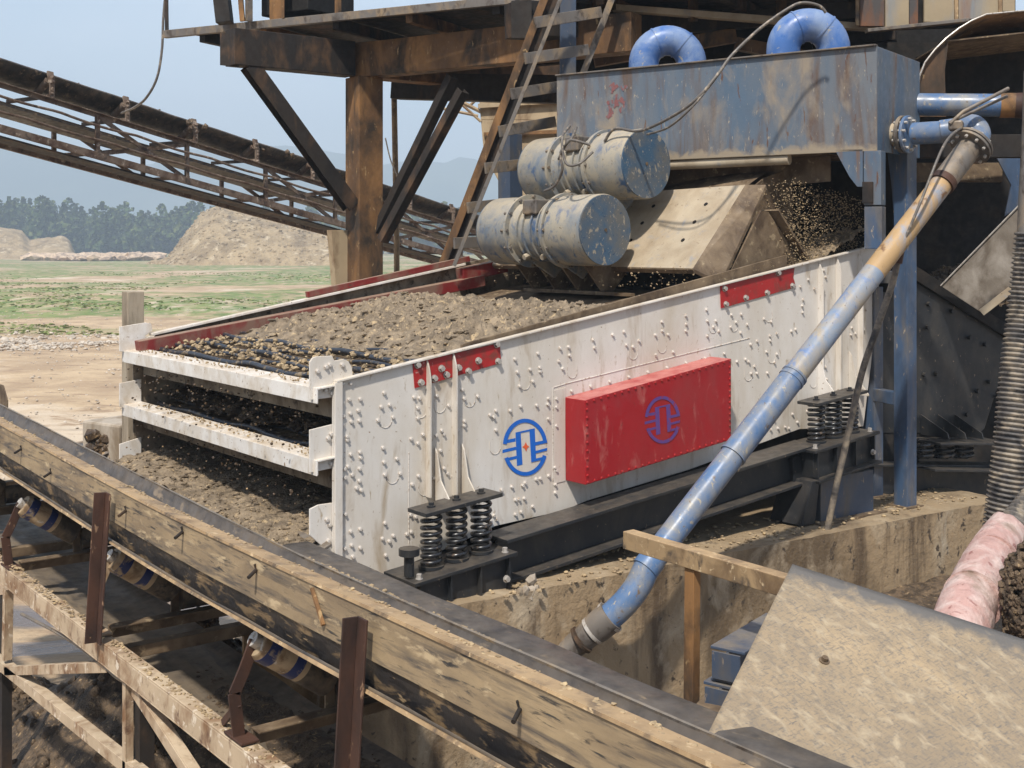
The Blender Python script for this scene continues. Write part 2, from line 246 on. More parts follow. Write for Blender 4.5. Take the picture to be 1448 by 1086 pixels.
# ================================================================== SETTING
def ground_material():
    m = bpy.data.materials.new('sand_grass_ground'); m.use_nodes = True; t = m.node_tree; N = t.nodes; L = t.links; b = N['Principled BSDF']
    tc = N.new('ShaderNodeTexCoord')
    def nz(sc, st=(1, 1, 1), det=8, off=0):
        mp = N.new('ShaderNodeMapping'); mp.inputs['Rotation'].default_value = (0, 0, -math.atan2(FW.y, FW.x)); mp.inputs['Location'].default_value = (off, off, 0)
        mp2 = N.new('ShaderNodeMapping'); mp2.inputs['Scale'].default_value = (sc*st[0], sc*st[1], sc)
        L.new(tc.outputs['Object'], mp.inputs[0]); L.new(mp.outputs[0], mp2.inputs[0])
        n = N.new('ShaderNodeTexNoise'); n.inputs['Scale'].default_value = 1; n.inputs['Detail'].default_value = det; n.inputs['Roughness'].default_value = .6
        L.new(mp2.outputs[0], n.inputs['Vector']); return n.outputs[0]
    def rng(v, a, b_, c=0, d=1):
        r = N.new('ShaderNodeMapRange'); r.inputs[1].default_value = a; r.inputs[2].default_value = b_; r.inputs[3].default_value = c; r.inputs[4].default_value = d
        L.new(v, r.inputs[0]); return r.outputs[0]
    def mth(op, a, b_):
        x = N.new('ShaderNodeMath'); x.operation = op
        for i, q in enumerate((a, b_)):
            if isinstance(q, (int, float)): x.inputs[i].default_value = q
            else: L.new(q, x.inputs[i])
        return x.outputs[0]
    def mix(a, b_, f):
        x = N.new('ShaderNodeMixRGB')
        for s, v in ((0, f), (1, a), (2, b_)):
            if isinstance(v, (tuple, float, int)): x.inputs[s].default_value = v
            else: L.new(v, x.inputs[s])
        return x.outputs[0]
    dp = N.new('ShaderNodeVectorMath'); dp.operation = 'DOT_PRODUCT'; L.new(tc.outputs['Object'], dp.inputs[0]); dp.inputs[1].default_value = tuple(FW)
    dist = dp.outputs['Value']
    c = mix(lin((182, 158, 126)), lin((158, 134, 106)), rng(nz(.5, (1, 1, 1), 10), .40, .60))
    c = mix(c, lin((192, 174, 150)), rng(nz(.16, (1, .7, 1), 9, 40), .52, .60))
    gm = mth('MULTIPLY', rng(nz(.07, (1.1, .8, 1), 9, 7), .42, .485), rng(dist, 44, 56))
    gm = mth('MULTIPLY', gm, rng(nz(.9, (.5, 1, 1), 8, 9), .38, .52, .12, 1))
    c = mix(c, mix(lin((124, 132, 76)), lin((86, 108, 50)), rng(nz(.5, (1, 1, 1), 6, 3), .4, .6)), gm)
    c = mix(c, lin((150, 126, 100)), rng(nz(1.6, (1, .5, 1), 10, 70), .55, .62)); near = rng(dist, 12, 21, 1, 0)
    c = mix(c, lin((140, 122, 100)), mth('MULTIPLY', near, rng(nz(1.1, (1, 1, 1), 8, 61), .48, .60, 0, 1)))
    wet = mth('MULTIPLY', rng(nz(.45, (2.2, .5, 1), 5, 21), .50, .58), rng(dist, 23, 19))
    c = mix(c, lin((104, 96, 92)), wet)
    L.new(c, b.inputs['Base Color'])
    L.new(rng(wet, 0, 1, .95, .25), b.inputs['Roughness'])
    bp = N.new('ShaderNodeBump'); bp.inputs['Strength'].default_value = .6; bp.inputs['Distance'].default_value = .12
    L.new(nz(2.5, (1, 1, 1), 10, 2), bp.inputs['Height']); L.new(bp.outputs[0], b.inputs['Normal'])
    return m
M['ground'] = ground_material()
g = MB(); NA = 220; rad = [0]+[1.2*1.075**i for i in range(0, 104)]
def gz(x, y):
    d = math.hypot(x, y); f = x*FW.x+y*FW.y
    z = .10*fbm(x*.35, y*.35)*min(1, d/8)+.04*fbm(x*1.7, y*1.7)
    z -= .6*math.exp(-((x-3.9)**2/10+(y-13.2)**2/7))  # hollow added so sun reaches this ground past the conveyor
    if d > 25: z += .35*fbm(x*.03, y*.03+5)*min(1, (d-25)/40)
    return z
for r in rad:
    for a in range(NA):
        th = 2*math.pi*a/NA; x, y = r*math.cos(th), r*math.sin(th); g.v.append(V((x, y, gz(x, y))))
for i in range(len(rad)-1):
    for a in range(NA): g.f.append((i*NA+a, (i+1)*NA+a, (i+1)*NA+(a+1) % NA, i*NA+(a+1) % NA))
g.build('ground', 'ground', smooth=60, kind='structure')
# far mountains
def mountain(u, v):
    az = -1.2+2.0*u; f = 1550+350*v
    h = (math.sin(v*math.pi))*(135+65*fbm(u*9, 3.1)+18*fbm(u*40, v*3)+ 25*math.sin(u*9+.6))
    return RT*(f*math.tan(az) if abs(az) < 1.2 else f*2.5*(1 if az > 0 else -1))+FW*f+UP*(h-2)
MB().grid(mountain, 160, 14).build('mountains', 'mountain', smooth=80, kind='structure')
# soil hill behind the yard
def hill(u, v):
    px = 205+330*u; f = 190+50*v
    prof = [(205, 0), (235, 1.2), (262, 5.4), (285, 9.0), (302, 10.1), (330, 9.6), (365, 8.9), (400, 8.2), (440, 6.8), (480, 5.6), (535, 3.6)]
    h = 0
    for (a, ha), (b, hb) in zip(prof, prof[1:]):
        if a <= px <= b: h = ha+(hb-ha)*(px-a)/(b-a)
    s = math.sin(math.pi*min(max(v, 0), 1))**.8
    h = h*s+.5*fbm(u*14, v*8)*s+.25*fbm(u*40, v*30)*s
    p = W(px, 345, f); p.z = h-.4; return p
MB().grid(hill, 120, 40).build('sand_hill', 'soil', smooth=80, kind='structure')
def hill2(u, v):
    px = -150+260*u; f = 270+50*v; s = math.sin(math.pi*v)
    prof = [(-150, 9), (0, 7.6), (30, 7.0), (42, 4.6), (85, 5.6), (98, 4.8), (110, 0)]
    h = 0
    for (a, ha), (b, hb) in zip(prof, prof[1:]):
        if a <= px <= b: h = ha+(hb-ha)*(px-a)/(b-a)
    p = W(px, 345, f); p.z = h*s+.6*fbm(u*12, v*6)*s-.4; return p
MB().grid(hill2, 70, 24).build('sand_hill', 'soil', smooth=80, kind='structure')
# woodland : trees one mass
def woodland():
    b = MB(); rnd = random.Random(3)
    for row, f0 in ((0, 395), (1, 425), (2, 455)):
        px = -420
        while px < 1300:
            px += rnd.uniform(8, 17); f = f0+rnd.uniform(-12, 12); base = W(px, 345, f); base.z = 0
            H = rnd.uniform(11, 17)+(2.5 if px < 120 else 0); R = H*rnd.uniform(.26, .40)
            nl = 260 if row == 0 else 150
            ph = rnd.uniform(0, 6); lean = rnd.uniform(-.06, .06)
            for k in range(nl):
                t = rnd.random()**.75; a = rnd.uniform(0, 6.28); wave = .75+.35*math.sin(t*11+ph)
                rr = R*wave*(1-t**3)**.8*(.55+.45*min(1, t*3))*math.sqrt(rnd.random())*(1+.3*math.sin(a*3+px))
                c = base+V((math.cos(a)*rr+lean*t*H, math.sin(a)*rr, H*(.02+.98*t)))
                s = rnd.uniform(.5, 1.35)*(1.15-.45*t); n = V((rnd.gauss(0, 1), rnd.gauss(0, 1), rnd.gauss(0, 1)+.6)).normalized()
                t1 = n.orthogonal().normalized(); t2 = n.cross(t1)
                b.add([c-t1*s, c+t2*s*.8, c+t1*s, c-t2*s*.9+n*s*.3], [(0, 1, 2, 3)])
    return b
woodland().build('woodland', 'leaves', kind='stuff', label='hazy green belt of trees along the far edge of the field', category='woodland')
b = MB(); rnd = random.Random(5)
for i in range(420):
    px = rnd.uniform(40, 228); f = rnd.uniform(255, 285); p = W(px, 345, f); r = rnd.uniform(.3, 1.3); p.z = r*.4
    random.seed(i); b.lump(p, r, (1.8, 1.8, .8))
b.build('rubble', 'rubble', kind='stuff', label='pale broken rubble strewn in front of the far trees', category='rubble')
b = MB()
for i in range(2400):
    t = rnd.random(); px = rnd.uniform(-60, 480); f = 43+rnd.gauss(0, 1.6)+(px-100)*.01; p = W(px, 345, f); r = rnd.uniform(.02, .07)*(1 if rnd.random() < .96 else 2); p.z = gz(p.x, p.y)+r*.3
    b.lump(p, r, (1.3, 1.3, .8))
for i in range(2200):
    px = rnd.uniform(-60, 460); f = rnd.uniform(17, 75); p = W(px, 345, f); r = rnd.uniform(.01, .035)*(f/40)**.3; p.z = gz(p.x, p.y)+r*.3
    b.lump(p, r, (1.3, 1.3, .8))
b.build('field_gravel', 'gravel', kind='stuff', label='grey stones scattered in a band across the sandy field', category='gravel')
b = MB(); rnd = random.Random(71)
for i in range(7000):
    px = rnd.uniform(-80, 640); f = 46*math.exp(rnd.random()*1.1); p = W(px, 345, f)
    if fbm(p.x*.06+7, p.y*.06, 3) < .02: continue
    p.z = gz(p.x, p.y); h = rnd.uniform(.02, .08)
    for k in range(3):
        a = rnd.uniform(0, 3.14); d_ = V((math.cos(a), math.sin(a), 0))*rnd.uniform(.05, .16); l = V((rnd.gauss(0, .05), rnd.gauss(0, .05), h))
        b.add([p-d_, p+d_, p+d_*.6+l, p-d_*.5+l*.8], [(0, 1, 2, 3)])
b.build('grass', 'grass', kind='stuff', label='low green grass tufts growing in patches over the sandy field', category='grass')
b = MB()
for i in range(900):
    p = V(hill(rnd.random(), rnd.uniform(.02, .5))); r = rnd.uniform(.08, .35); b.lump(p, r, (1, 1, .8))
b.build('hill_stones', 'soil', kind='stuff', label='stones and clods lying on the slope of the sand hill', category='stones')
# mud bank in front of the concrete wall
def bank(u, v):
    x = 2.6+8.2*u; y = 1.0+4.95*v
    t = min(max((x-5.2)/2.6, 0), 1); h = .12+.62*t*t*(3-2*t)*min(1, .45+v*.6)+.07*fbm(x*1.3, y*1.3)+.02*fbm(x*7, y*7)
    return V((x, y, h))
MB().grid(bank, 120, 80).build('mud_bank', 'mud2', smooth=80, kind='structure')

# ================================================================== VIBRATING SCREEN
bm_w0 = bolt_mesh('bolt', 'boltw', .011, .014)
YN = 6.27; YF = 9.35
scr = thing('vibrating_screen', (5.9, 7.8, 1.3), 'large white riveted vibrating screen with red guard box, decks covered in wet gravel', 'vibrating screen')
P = lambda x, y: onY(x, y, YN)
plate_px = [(471, 541), (1248, 345), (1236, 480), (1221, 603), (1130, 607), (975, 664), (830, 708), (798, 722), (700, 744), (640, 772), (545, 812), (471, 800)]
sp = MB().prism([P(*p) for p in plate_px], (0, .014, 0)).build('side_plate', 'white', scr, bevel=.002)
inc = (P(1248, 345)-P(471, 541)).normalized()          # direction of the incline
def along(x): return P(471, 541)+inc*((x-P(471, 541).x)/inc.x)
# top lip
MB().beam(P(474, 541), P(1247, 346), .05, .012, off=(.0, .007)).build('top_flange', 'white', scr, bevel=.002)
MB().prism([P(471, 541)+V((0, -.004, 0)), P(482, 539)+V((0, -.004, 0)), P(482, 800)+V((0, -.004, 0)), P(471, 800)+V((0, -.004, 0))], (0, -.02, 0)).build('edge_flange', 'white', scr, bevel=.003)
# liner strip inside
lo = P(660, 492)+V((0, .05, -.02)); hi = P(1120, 378)+V((0, .05, -.02))
MB().prism([lo, hi, hi+UP*.115, lo+UP*.04], (0, .02, 0)).build('liner_strip', 'mudsteel', scr, bevel=.003)
# far plate
far = [(3.42, 1.55), (3.42, 2.42), (3.62, 2.61), (6.55, 3.13), (8.35, 3.40), (8.3, 2.0), (4.6, 1.35)]
MB().prism([V((x, YF, z)) for x, z in far], (0, .014, 0)).build('side_plate', 'white_in', scr, bevel=.002, label='far side plate coated in brown mud')
MB().beam(V((3.55, YF-.02, 2.60)), V((6.5, YF-.02, 3.115)), .07, .02).build('top_flange', 'white_mud', scr, bevel=.003)
MB().beam(V((4.9, YF-.01, 2.875)), V((6.56, YF-.01, 3.165)), .05, .05).build('top_flange', 'red_dirty', scr, bevel=.003, label='red painted end of the far top edge')
MB().beam(V((3.40, YF-.14, 2.515)), V((6.62, YF-.14, 2.965)), .10, .10).build('liner_rail', 'red_dirty', scr, bevel=.006)
MB().beam(V((3.7, YF-.13, 2.49)), V((4.05, YF-.13, 2.54)), .09, .07).build('liner_block', 'red_dirty', scr, bevel=.004)
MB().beam(V((6.4, YF-.1, 3.02)), V((6.9, YF-.1, 3.10)), .12, .12).build('liner_block', 'red_dirty', scr, bevel=.004)
# back plate added to keep light out of the open end
MB().prism([V((8.3, YN+.05, 1.75)), V((8.3, YF-.05, 1.75)), V((8.34, YF-.05, 3.0)), V((8.34, YN+.05, 3.0))], (.02, 0, 0)).build('back_plate', 'mudsteel', scr)
# front crossbars (channels with lip), brackets
XF = 3.34
def crossbar(ztop, zh):
    b = MB()
    b.prism([V((XF, YN-.02, ztop)), V((XF, YF+.02, ztop)), V((XF, YF+.02, ztop-zh)), V((XF, YN-.02, ztop-zh))], (.012, 0, 0))
    b.prism([V((XF+.0122, YN-.02, ztop)), V((XF+.0122, YF+.02, ztop)), V((XF+.14, YF+.02, ztop+.012)), V((XF+.14, YN-.02, ztop+.012))], (0, 0, -.012))
    o = b.build('crossbar', 'white_mud', scr, bevel=.003)
    MB().prism([V((XF+.14, YN+.02, ztop-.05)), V((XF+.14, YF-.02, ztop-.05)), V((XF+.15, YF-.02, ztop-.05-.14)), V((XF+.15, YN+.02, ztop-.05-.14))], (.012, 0, 0)).build('lip_plate', 'white_in', o)
    return o
ZT = [2.485, 2.075, ]
for z in ZT: crossbar(z, .09)
# near brackets
def bracket(pts, y, th=.012, m='white'):
    return MB().prism([onY(a, b_, y) for a, b_ in pts], (0, th, 0)).build('bracket', m, scr, bevel=.003)
def plateX(pts, X, th=.012, m='white', name='bracket'):
    return MB().prism([onX(a, b_, X) for a, b_ in pts], (th, 0, 0)).build(name, m, scr, bevel=.003)
YK = YN-.014
bk1 = bracket([(438, 512), (442, 506), (448, 504), (470, 503), (473, 510), (486, 508), (493, 511), (498, 520), (499, 533), (470, 541), (470, 562), (438, 566)], YN+.016)
bk2 = bracket([(438, 608), (470, 600), (470, 662), (438, 669)], YN+.016)
bk3 = bracket([(438, 720), (450, 714), (470, 711), (470, 790), (455, 772), (438, 757)], YN+.016)
for bk_o, bl in ((bk1, [(449, 525), (461, 519), (466, 516), (484, 516), (466, 549), (468, 556), (460, 552)]), (bk2, [(464, 620), (468, 614), (466, 648), (468, 656)]), (bk3, [(462, 735), (466, 742), (464, 765)])):
    for q in bl: put(bm_w0, 'bolt', onY(q[0], q[1], YN+.015), bk_o)
# gap panels between brackets (front face of the near side plate's return)
for pts in ([(169, 462), (206, 456), (214, 458), (216, 468), (206, 474), (202, 500), (169, 497)], [(169, 542), (200, 536), (200, 585), (169, 575)], [(169, 628), (200, 618), (200, 662), (169, 652)]):
    bracket(pts, YF-.02, .012, 'white_mud')
# decks
def deckz(x): return 2.455+.150*(x-3.36)
for k, z0 in enumerate((2.455, 2.035)):
    b = MB()
    n = 3 if k == 0 else 2
    b.build if 0 else None
    for i in range(7 if k == 0 else 5):
        x = 3.56+i*.13; zz = z0+.15*(x-3.36)+.012
        pts = [V((x+.015*math.sin(j*1.7+i), YN+.05+(YF-YN-.2)*j/9, zz+.012*math.sin(j*2.1+i*2))) for j in range(10)]
        MB().tube(smoothpath(pts, 3), .013 if i % 2 else .019, 10).build('deck_rod', 'deckrubber', scr, smooth=60)
    b = MB()
    for j in range(46):
        y = YN+.06+(YF-YN-.2)*j/45; x1 = 5.0
        b.beam(V((3.48, y, z0+.15*(3.48-3.36)-.012)), V((x1, y, z0+.15*(x1-3.36)-.012)), .014, .012)
    b.build('screen_mesh', 'mudsteel', scr)
    b = MB(); b.prism([V((3.5, YN+.03, z0-.075)), V((8.2, YN+.03, z0+.62)), V((8.2, YF-.05, z0+.62)), V((3.5, YF-.05, z0-.075))], (0, 0, -.03))
    b.build('deck_frame', 'mudsteel', scr)
# bottom pan
MB().prism([V((3.2, YN+.03, 1.50)), V((8.2, YN+.03, 2.12)), V((8.2, YF-.05, 2.12)), V((3.2, YF-.05, 1.50))], (0, 0, -.03)).build('bottom_pan', 'mudsteel', scr)
MB().prism([V((3.0, YN-.05, 1.40)), V((3.0, YF, 1.40)), V((3.42, YF, 1.60)), V((3.42, YN-.05, 1.60))], (0, 0, -.015)).build('discharge_lip', 'greysteel', scr)
# bolts -----------------------------------------------------------
bm_w = bolt_mesh('bolt', 'boltw', .0092, .014); bm_g = bolt_mesh('bolt', 'boltgrey', .017, .022)
c8 = [(48,200),(80,198),(45,285),(75,272),(125,270),(233,242),(48,345),(80,335),(116,322),(45,385),(85,372),(121,368),(65,440),(66,455),(228,490),(232,555),(290,540),(236,612),(305,606),(82,520),(124,510),(127,535),(42,535),(70,575),(88,612),(54,585),(55,625),(122,585),(121,640),(108,672),(130,682),(57,790),(82,868),(125,857),(44,884),(236,830),(238,842),(86,930),(55,945),(125,942),(92,982),(225,900),(256,912),(275,887),(240,975),
 (205,366),(273,352),(220,305),(258,296),(368,262),(392,266),(385,310),(385,356),(355,450),(385,470),(408,430),(360,655),(388,617),(352,792),(375,802),(335,880),(355,870),(455,625),(467,434),(493,412),(502,428),(487,502),(504,583),(518,605),(545,620),(482,610),(524,300),(470,255),(586,228),(650,206),(595,268),(656,258),(596,370),(595,390),(566,410),(620,175),(718,184),(738,322),(712,342),(728,352),(738,410),(802,322),(849,302),(922,298),(835,148),(892,136),(845,212),(905,190),(824,90),(928,64),(936,128),(938,145),(1028,40),(1066,34),(1070,72),(1022,98),(1040,132),(1056,152),(1108,150),(1085,100),(975,268),(972,294),(1010,268),(1010,306),(1044,398),(1010,390),(975,360),(1004,578),(1010,592),(976,616),(938,628),(920,632),(870,648),(858,660),(810,665),(762,680),(826,725),(866,718),(842,722),(1006,655),(1006,692),(904,755),(852,780),(826,790),(728,795),(740,812),(714,822)]
blist = [(470+x*.313, 480+y*.313) for x, y in c8]
c1 = [(30,998),(36,942),(72,940),(46,1028),(62,1010),(110,1038),(176,906),(182,940),(260,885),(308,872),(318,928),(372,910),(346,936),(322,1004),(366,1002),(470,830),(442,886),(496,884),(444,972),(518,958),(472,868),(572,803),(574,840),(572,868),(660,778),(664,826),(700,826),(664,890),(712,870),(690,852),(766,800),(808,798),(764,852),(806,876),(834,842),(786,832),(900,764),(944,764),(905,818),(936,830),(930,890),(960,880),(932,910),(848,926),(876,912),(916,958),(960,968),(950,1004),(920,1048),(850,1050),(790,1000),(826,990),(1060,680),(1072,736),(1068,762),(1070,790),(1022,870),(1040,862),(1094,650),(1160,610),(1168,640),(1160,700),(1218,720),(1322,780),(1340,778),(1285,796),(1324,820),(1280,856),(1324,828),(1296,880),(1330,862),(1276,886),(1140,770),(1120,690),(840,1000),(865,1020),(875,1050)]
blist += [(780+x*.3315, 180+y*.3315) for x, y in c1]
c6 = [(400,745),(410,775),(425,735),(440,770),(470,765),(500,712),(520,745),(352,792),(640,570),(635,520),(655,600),(740,580),(745,610),(610,515),(560,700),(485,770)]
blist += [(948+x*.345, 340+y*.345) for x, y in c6]
bl2 = []
for q in blist:
    if all((q[0]-w_[0])**2+(q[1]-w_[1])**2 > 22 for w_ in bl2): bl2.append(q)
blist = bl2; rest = MB(); cnt = 0
redzones = [(583, 486, 707, 549), (1018, 379, 1124, 436), (798, 505, 1036, 690)]
for (x, y) in blist:
    if any(a-2 < x < c+2 and b_ < y < d for a, b_, c, d in redzones): continue
    p = P(x, y); cnt += 1
    if cnt <= 92: put(bm_w, 'bolt', p, sp)
    else:
        rest.tube([p, p+V((0, -.005, 0))], .0124, 10); rest.tube([p+V((0, -.005, 0)), p+V((0, -.014, 0))], .0092, 6)
rest.build('bolts', 'boltw', sp, kind='stuff')
# horseshoe weld rings round the cross-tube ends
b = MB()
for (x, y) in [(545, 594), (555, 673), (622, 573), (664, 565), (742, 541), (809, 525), (895, 499), (936, 490), (1008, 462), (1038, 460), (1087, 447), (1091, 505), (1058, 530), (595, 580), (600, 690), (700, 632), (1150, 540), (985, 620)]:
    c = P(x, y)+V((0, -.002, 0)); pts = []
    for k in range(15):
        a = math.radians(195+150*k/14+random.uniform(-2, 2)); pts.append(c+V((math.cos(a)*.043, 0, math.sin(a)*.046)))
    pts = [pts[0]+UP*.05]+pts+[pts[-1]+UP*.05]
    b.tube(pts, .0016, 6)
b.build('weld_rings', 'boltw', sp, kind='stuff')
b = MB()
for q in ([(782, 680), (782, 548), (805, 541), (1060, 478)], [(100+380, 565), (480, 790)], [(578, 640), (578, 790)]):
    b.tube([P(*k)+V((0, -.001, 0)) for k in q], .003, 5)
b.build('weld_seam', 'boltw', sp)
# overlay plates near the guard box
MB().prism([P(783, 552), P(799, 548), P(799, 680), P(783, 684)], (0, -.004, 0)).build('doubler_plate', 'white', sp, bevel=.001)
# ribs
def rib(xt, yt, xb, yb, d=.05):
    p = P(xt, yt); q = P(xb, yb); q = V((p.x, YN, q.z)); n = 14; pts = [V((p.x, YN-.0005, p.z))]
    for i in range(n+1):
        t = i/n; z = p.z-(.0+.16*t); pts.append(V((p.x, YN-d*math.sin(t*math.pi/2)**.7-.001, z)))
    pts.append(V((p.x, YN-d, q.z))); pts.append(V((p.x, YN-.0005, q.z)))
    MB().prism(pts, (.010, 0, 0)).build('rib', 'white', sp, bevel=.002)
for a in ((602, 508, 604, 702), (639, 498, 640, 700), (1157, 371, 1157, 556), (1182, 364, 1182, 556), (1213, 358, 1211, 556)): rib(*a)
# flared gussets above the spring seats
for x0, x1, zb, d in ((602, 652, 712, .10), (1150, 1200, 562, .10)):
    a = P(x0, zb); c = P(x1, zb-4)
    for xx in (a.x+.06, c.x):
        z0 = a.z+.0; pts = [V((xx, YN-.001, z0+.34)), V((xx, YN-.03, z0+.30)), V((xx, YN-.07, z0+.14)), V((xx, YN-.19, z0+.01)), V((xx, YN-.19, z0-.005)), V((xx, YN-.001, z0-.005))]
        MB().prism(pts, (.010, 0, 0)).build('gusset', 'white', sp, bevel=.002)
# red patches
for pts, bl in (([(583, 513), (706, 485), (708, 513), (586, 549)], [(590, 516), (595, 541), (624, 521), (631, 530), (662, 525), (676, 510), (702, 487), (704, 511), (614, 535), (648, 520)]),
            ([(1018, 404), (1112, 381), (1123, 379), (1121, 392), (1125, 406), (1019, 436)], [(1024, 408), (1026, 430), (1054, 421), (1084, 414), (1120, 404), (1100, 386)])):
    o = MB().prism([onY(a, b_, YN-.0015) for a, b_ in pts], (0, -.006, 0)).build('red_patch', 'red_patch', sp, bevel=.001)
    for q in bl: put(bm_g, 'bolt', onY(q[0], q[1], YN-.006), o)
# guard box
YB = YN-.20
fpx = [(827, 566), (1034, 507), (1034, 622), (828, 686)]
fr = [onY(a, b_, YB) for a, b_ in fpx]; bk = [V((p.x, YN-.001, p.z)) for p in fr]
gb = MB().add(fr+bk, [(3, 2, 1, 0), (0, 1, 5, 4), (1, 2, 6, 5), (2, 3, 7, 6), (3, 0, 4, 7)]).build('guard_box', 'red', scr, bevel=.004)
rv = MB()
def rivrow(a, b_, n, off):
    for i in range(n+1):
        p = a.lerp(b_, i/n)+off; rv.tube([p, p+V((0, -.004, 0)), p+V((0, -.007, 0))], .008, 8, True, [.010, .009, .004])
ins = .016
A, B, C_, D = fr
rivrow(A+V((ins, 0, -ins)), B+V((-ins, 0, -ins)), 22, V((0, -.0005, 0))); rivrow(D+V((ins, 0, ins)), C_+V((-ins, 0, ins)), 22, V((0, -.0005, 0)))
rivrow(A+V((ins, 0, -.06)), D+V((ins, 0, .06)), 8, V((0, -.0005, 0))); rivrow(B+V((-ins, 0, -.06)), C_+V((-ins, 0, .06)), 11, V((0, -.0005, 0)))
rv.build('rivets', 'red_patch', gb, kind='stuff')
for i in range(9): put(bm_w, 'bolt', P(808+i*27, 553-i*6.6), sp)
# emblem
EMB = [[(182,480),(232,432),(325,412),(325,455)], [(172,552),(330,515),(335,550),(172,590)], [(185,658),(338,622),(345,655),(240,680)],
 [(325,347),(385,334),(408,725),(343,742)], [(380,335),(495,310),(493,333),(382,354)], [(490,310),(552,297),(568,662),(512,700)],
 [(555,462),(662,440),(705,468),(560,500)], [(560,565),(700,528),(697,562),(565,595)], [(512,700),(512,668),(683,627),(615,675)]]
def arc(a0, a1, cx=440, cy=522, rx=265, ry=338, t=46, n=22):
    o = []; i_ = []
    for k in range(n+1):
        a = math.radians(a0+(a1-a0)*k/n); o.append((cx+rx*math.cos(a), cy-ry*math.sin(a))); i_.append((cx+(rx-t)*math.cos(a), cy-(ry-t*1.0)*math.sin(a)))
    return o, i_
def emblem(y, m, parent, conv, star=True):
    b = MB(); k = 0
    for poly in EMB:
        b.prism([onY(*conv(q), y-.0006-.0003*k) for q in poly], (0, -.0003, 0)); k += 1
    for a0, a1 in ((9, 173), (203, 342)):
        o, i_ = arc(a0, a1); k += 1
        for j in range(len(o)-1): b.add([onY(*conv(q), y-.0006-.0003*k) for q in (o[j], o[j+1], i_[j+1], i_[j])], [(0, 1, 2, 3)])
    e = b.build('emblem', m, parent)
    if star:
        st = [(447,460),(462,496),(487,512),(464,532),(452,570),(432,534),(405,518),(430,498)]
        MB().prism([onY(*conv(q), y-.002) for q in st], (0, -.0006, 0)).build('emblem_star', 'orange', e)
emblem(YN, 'bluepure', sp, lambda q: (690+q[0]*.1197, 570+q[1]*.1197))
emblem(YB, 'bluefade', gb, lambda q: (937+(q[0]-440)*.1197*.79, 593.5+(q[1]-522)*.1197*.83), False)
# deck material -------------------------------------------------------
def vor(x, y, z=0): return noise.noise(V((x, y, z)), noise_basis='VORONOI_F1')
def bed(name, x0, x1, y0, y1, z0, slope, hfn, nu, nv, m, label, stones, smat, srange=(.010, .03), cat='gravel'):
    def fn(u, v):
        x = x0+(x1-x0)*u; y = y0+(y1-y0)*v; x += .10*fbm(y*1.5, 3, 1)*(1-u) ; return V((x, y, z0+slope*(x-3.36)+hfn(x, y, u, v)))
    b = MB().grid(fn, nu, nv)
    rn = random.Random(9)
    for i in range(stones):
        u = rn.random()**1.3; v = rn.random(); p = fn(u, v); r = rn.uniform(*srange)*(1.25-.6*u); b.lump(p+UP*r*.05, r, (1.4, 1.1, .6))
    return b.build(name, m, smooth=40, kind='stuff', label=label, category=cat)
def mudh(x, y, u, v):
    edge = min(1, u*7)**.6; e2 = min(1, (1-v)*9+.1)*min(1, v*14+.25)
    rid = abs(fbm(x*4.0+2*fbm(x*1.2, y*1.2), y*3.0, 2, 3))
    dip = .26*min(1, max(0, (x-5.5)/.9))
    rid = rid if x > 4.6 else rid*1.3
    wx = x+.05*fbm(x*5, y*5, 4); wy = y+.05*fbm(x*5, y*5, 8); fr_ = max(0, 1-u*3.2)
    return -dip+edge*e2*(fr_*.075*(.55-vor(wx*9, wy*8))+.034*(1-fr_)*(.5-vor(wx*15, wy*6.5, 2))+.016*(.5-vor(wx*30, wy*22)))+edge*e2*(.060+.05*fbm(x*1.6, y*1.3, 5)+.06*(.5-rid)+.03*fbm(x*14, y*10, 1, 4)+.012*fbm(x*34, y*26, 4, 3)+.05*max(0, 1-u*5)*(.5-abs(fbm(x*7, y*5, 9, 3))))-.01
b_ = bed('wet_gravel', 4.08, 8.2, YN+.07, YF-.2, 2.455, .150, mudh, 420, 300, 'mud', 'lumpy wet brown gravel heaped on the top deck of the white screen', 1500, 'stones', (.005, .024))
bed('wet_gravel', 3.60, 6.5, YN+.07, YF-.1, 2.035, .15, lambda x, y, u, v: .045+.06*fbm(x*3, y*3, 2)+.03*(.5-vor(x*9, y*8))+.015*fbm(x*16, y*14, 1)+.10*u, 110, 120, 'mud2', 'dark wet gravel between the two white crossbars of the screen', 2400, 'stones', (.004, .022))
bed('wet_gravel', 3.17, 6.5, YN+.05, YF-.1, 1.555, .10, lambda x, y, u, v: .03+.05*fbm(x*3, y*3, 2)+.02*fbm(x*16, y*14, 1)+.12*v*(1-u), 120, 120, 'mud', 'sandy gravel sliding off the lowest pan below the bottom crossbar', 2600, 'stones', (.005, .020))
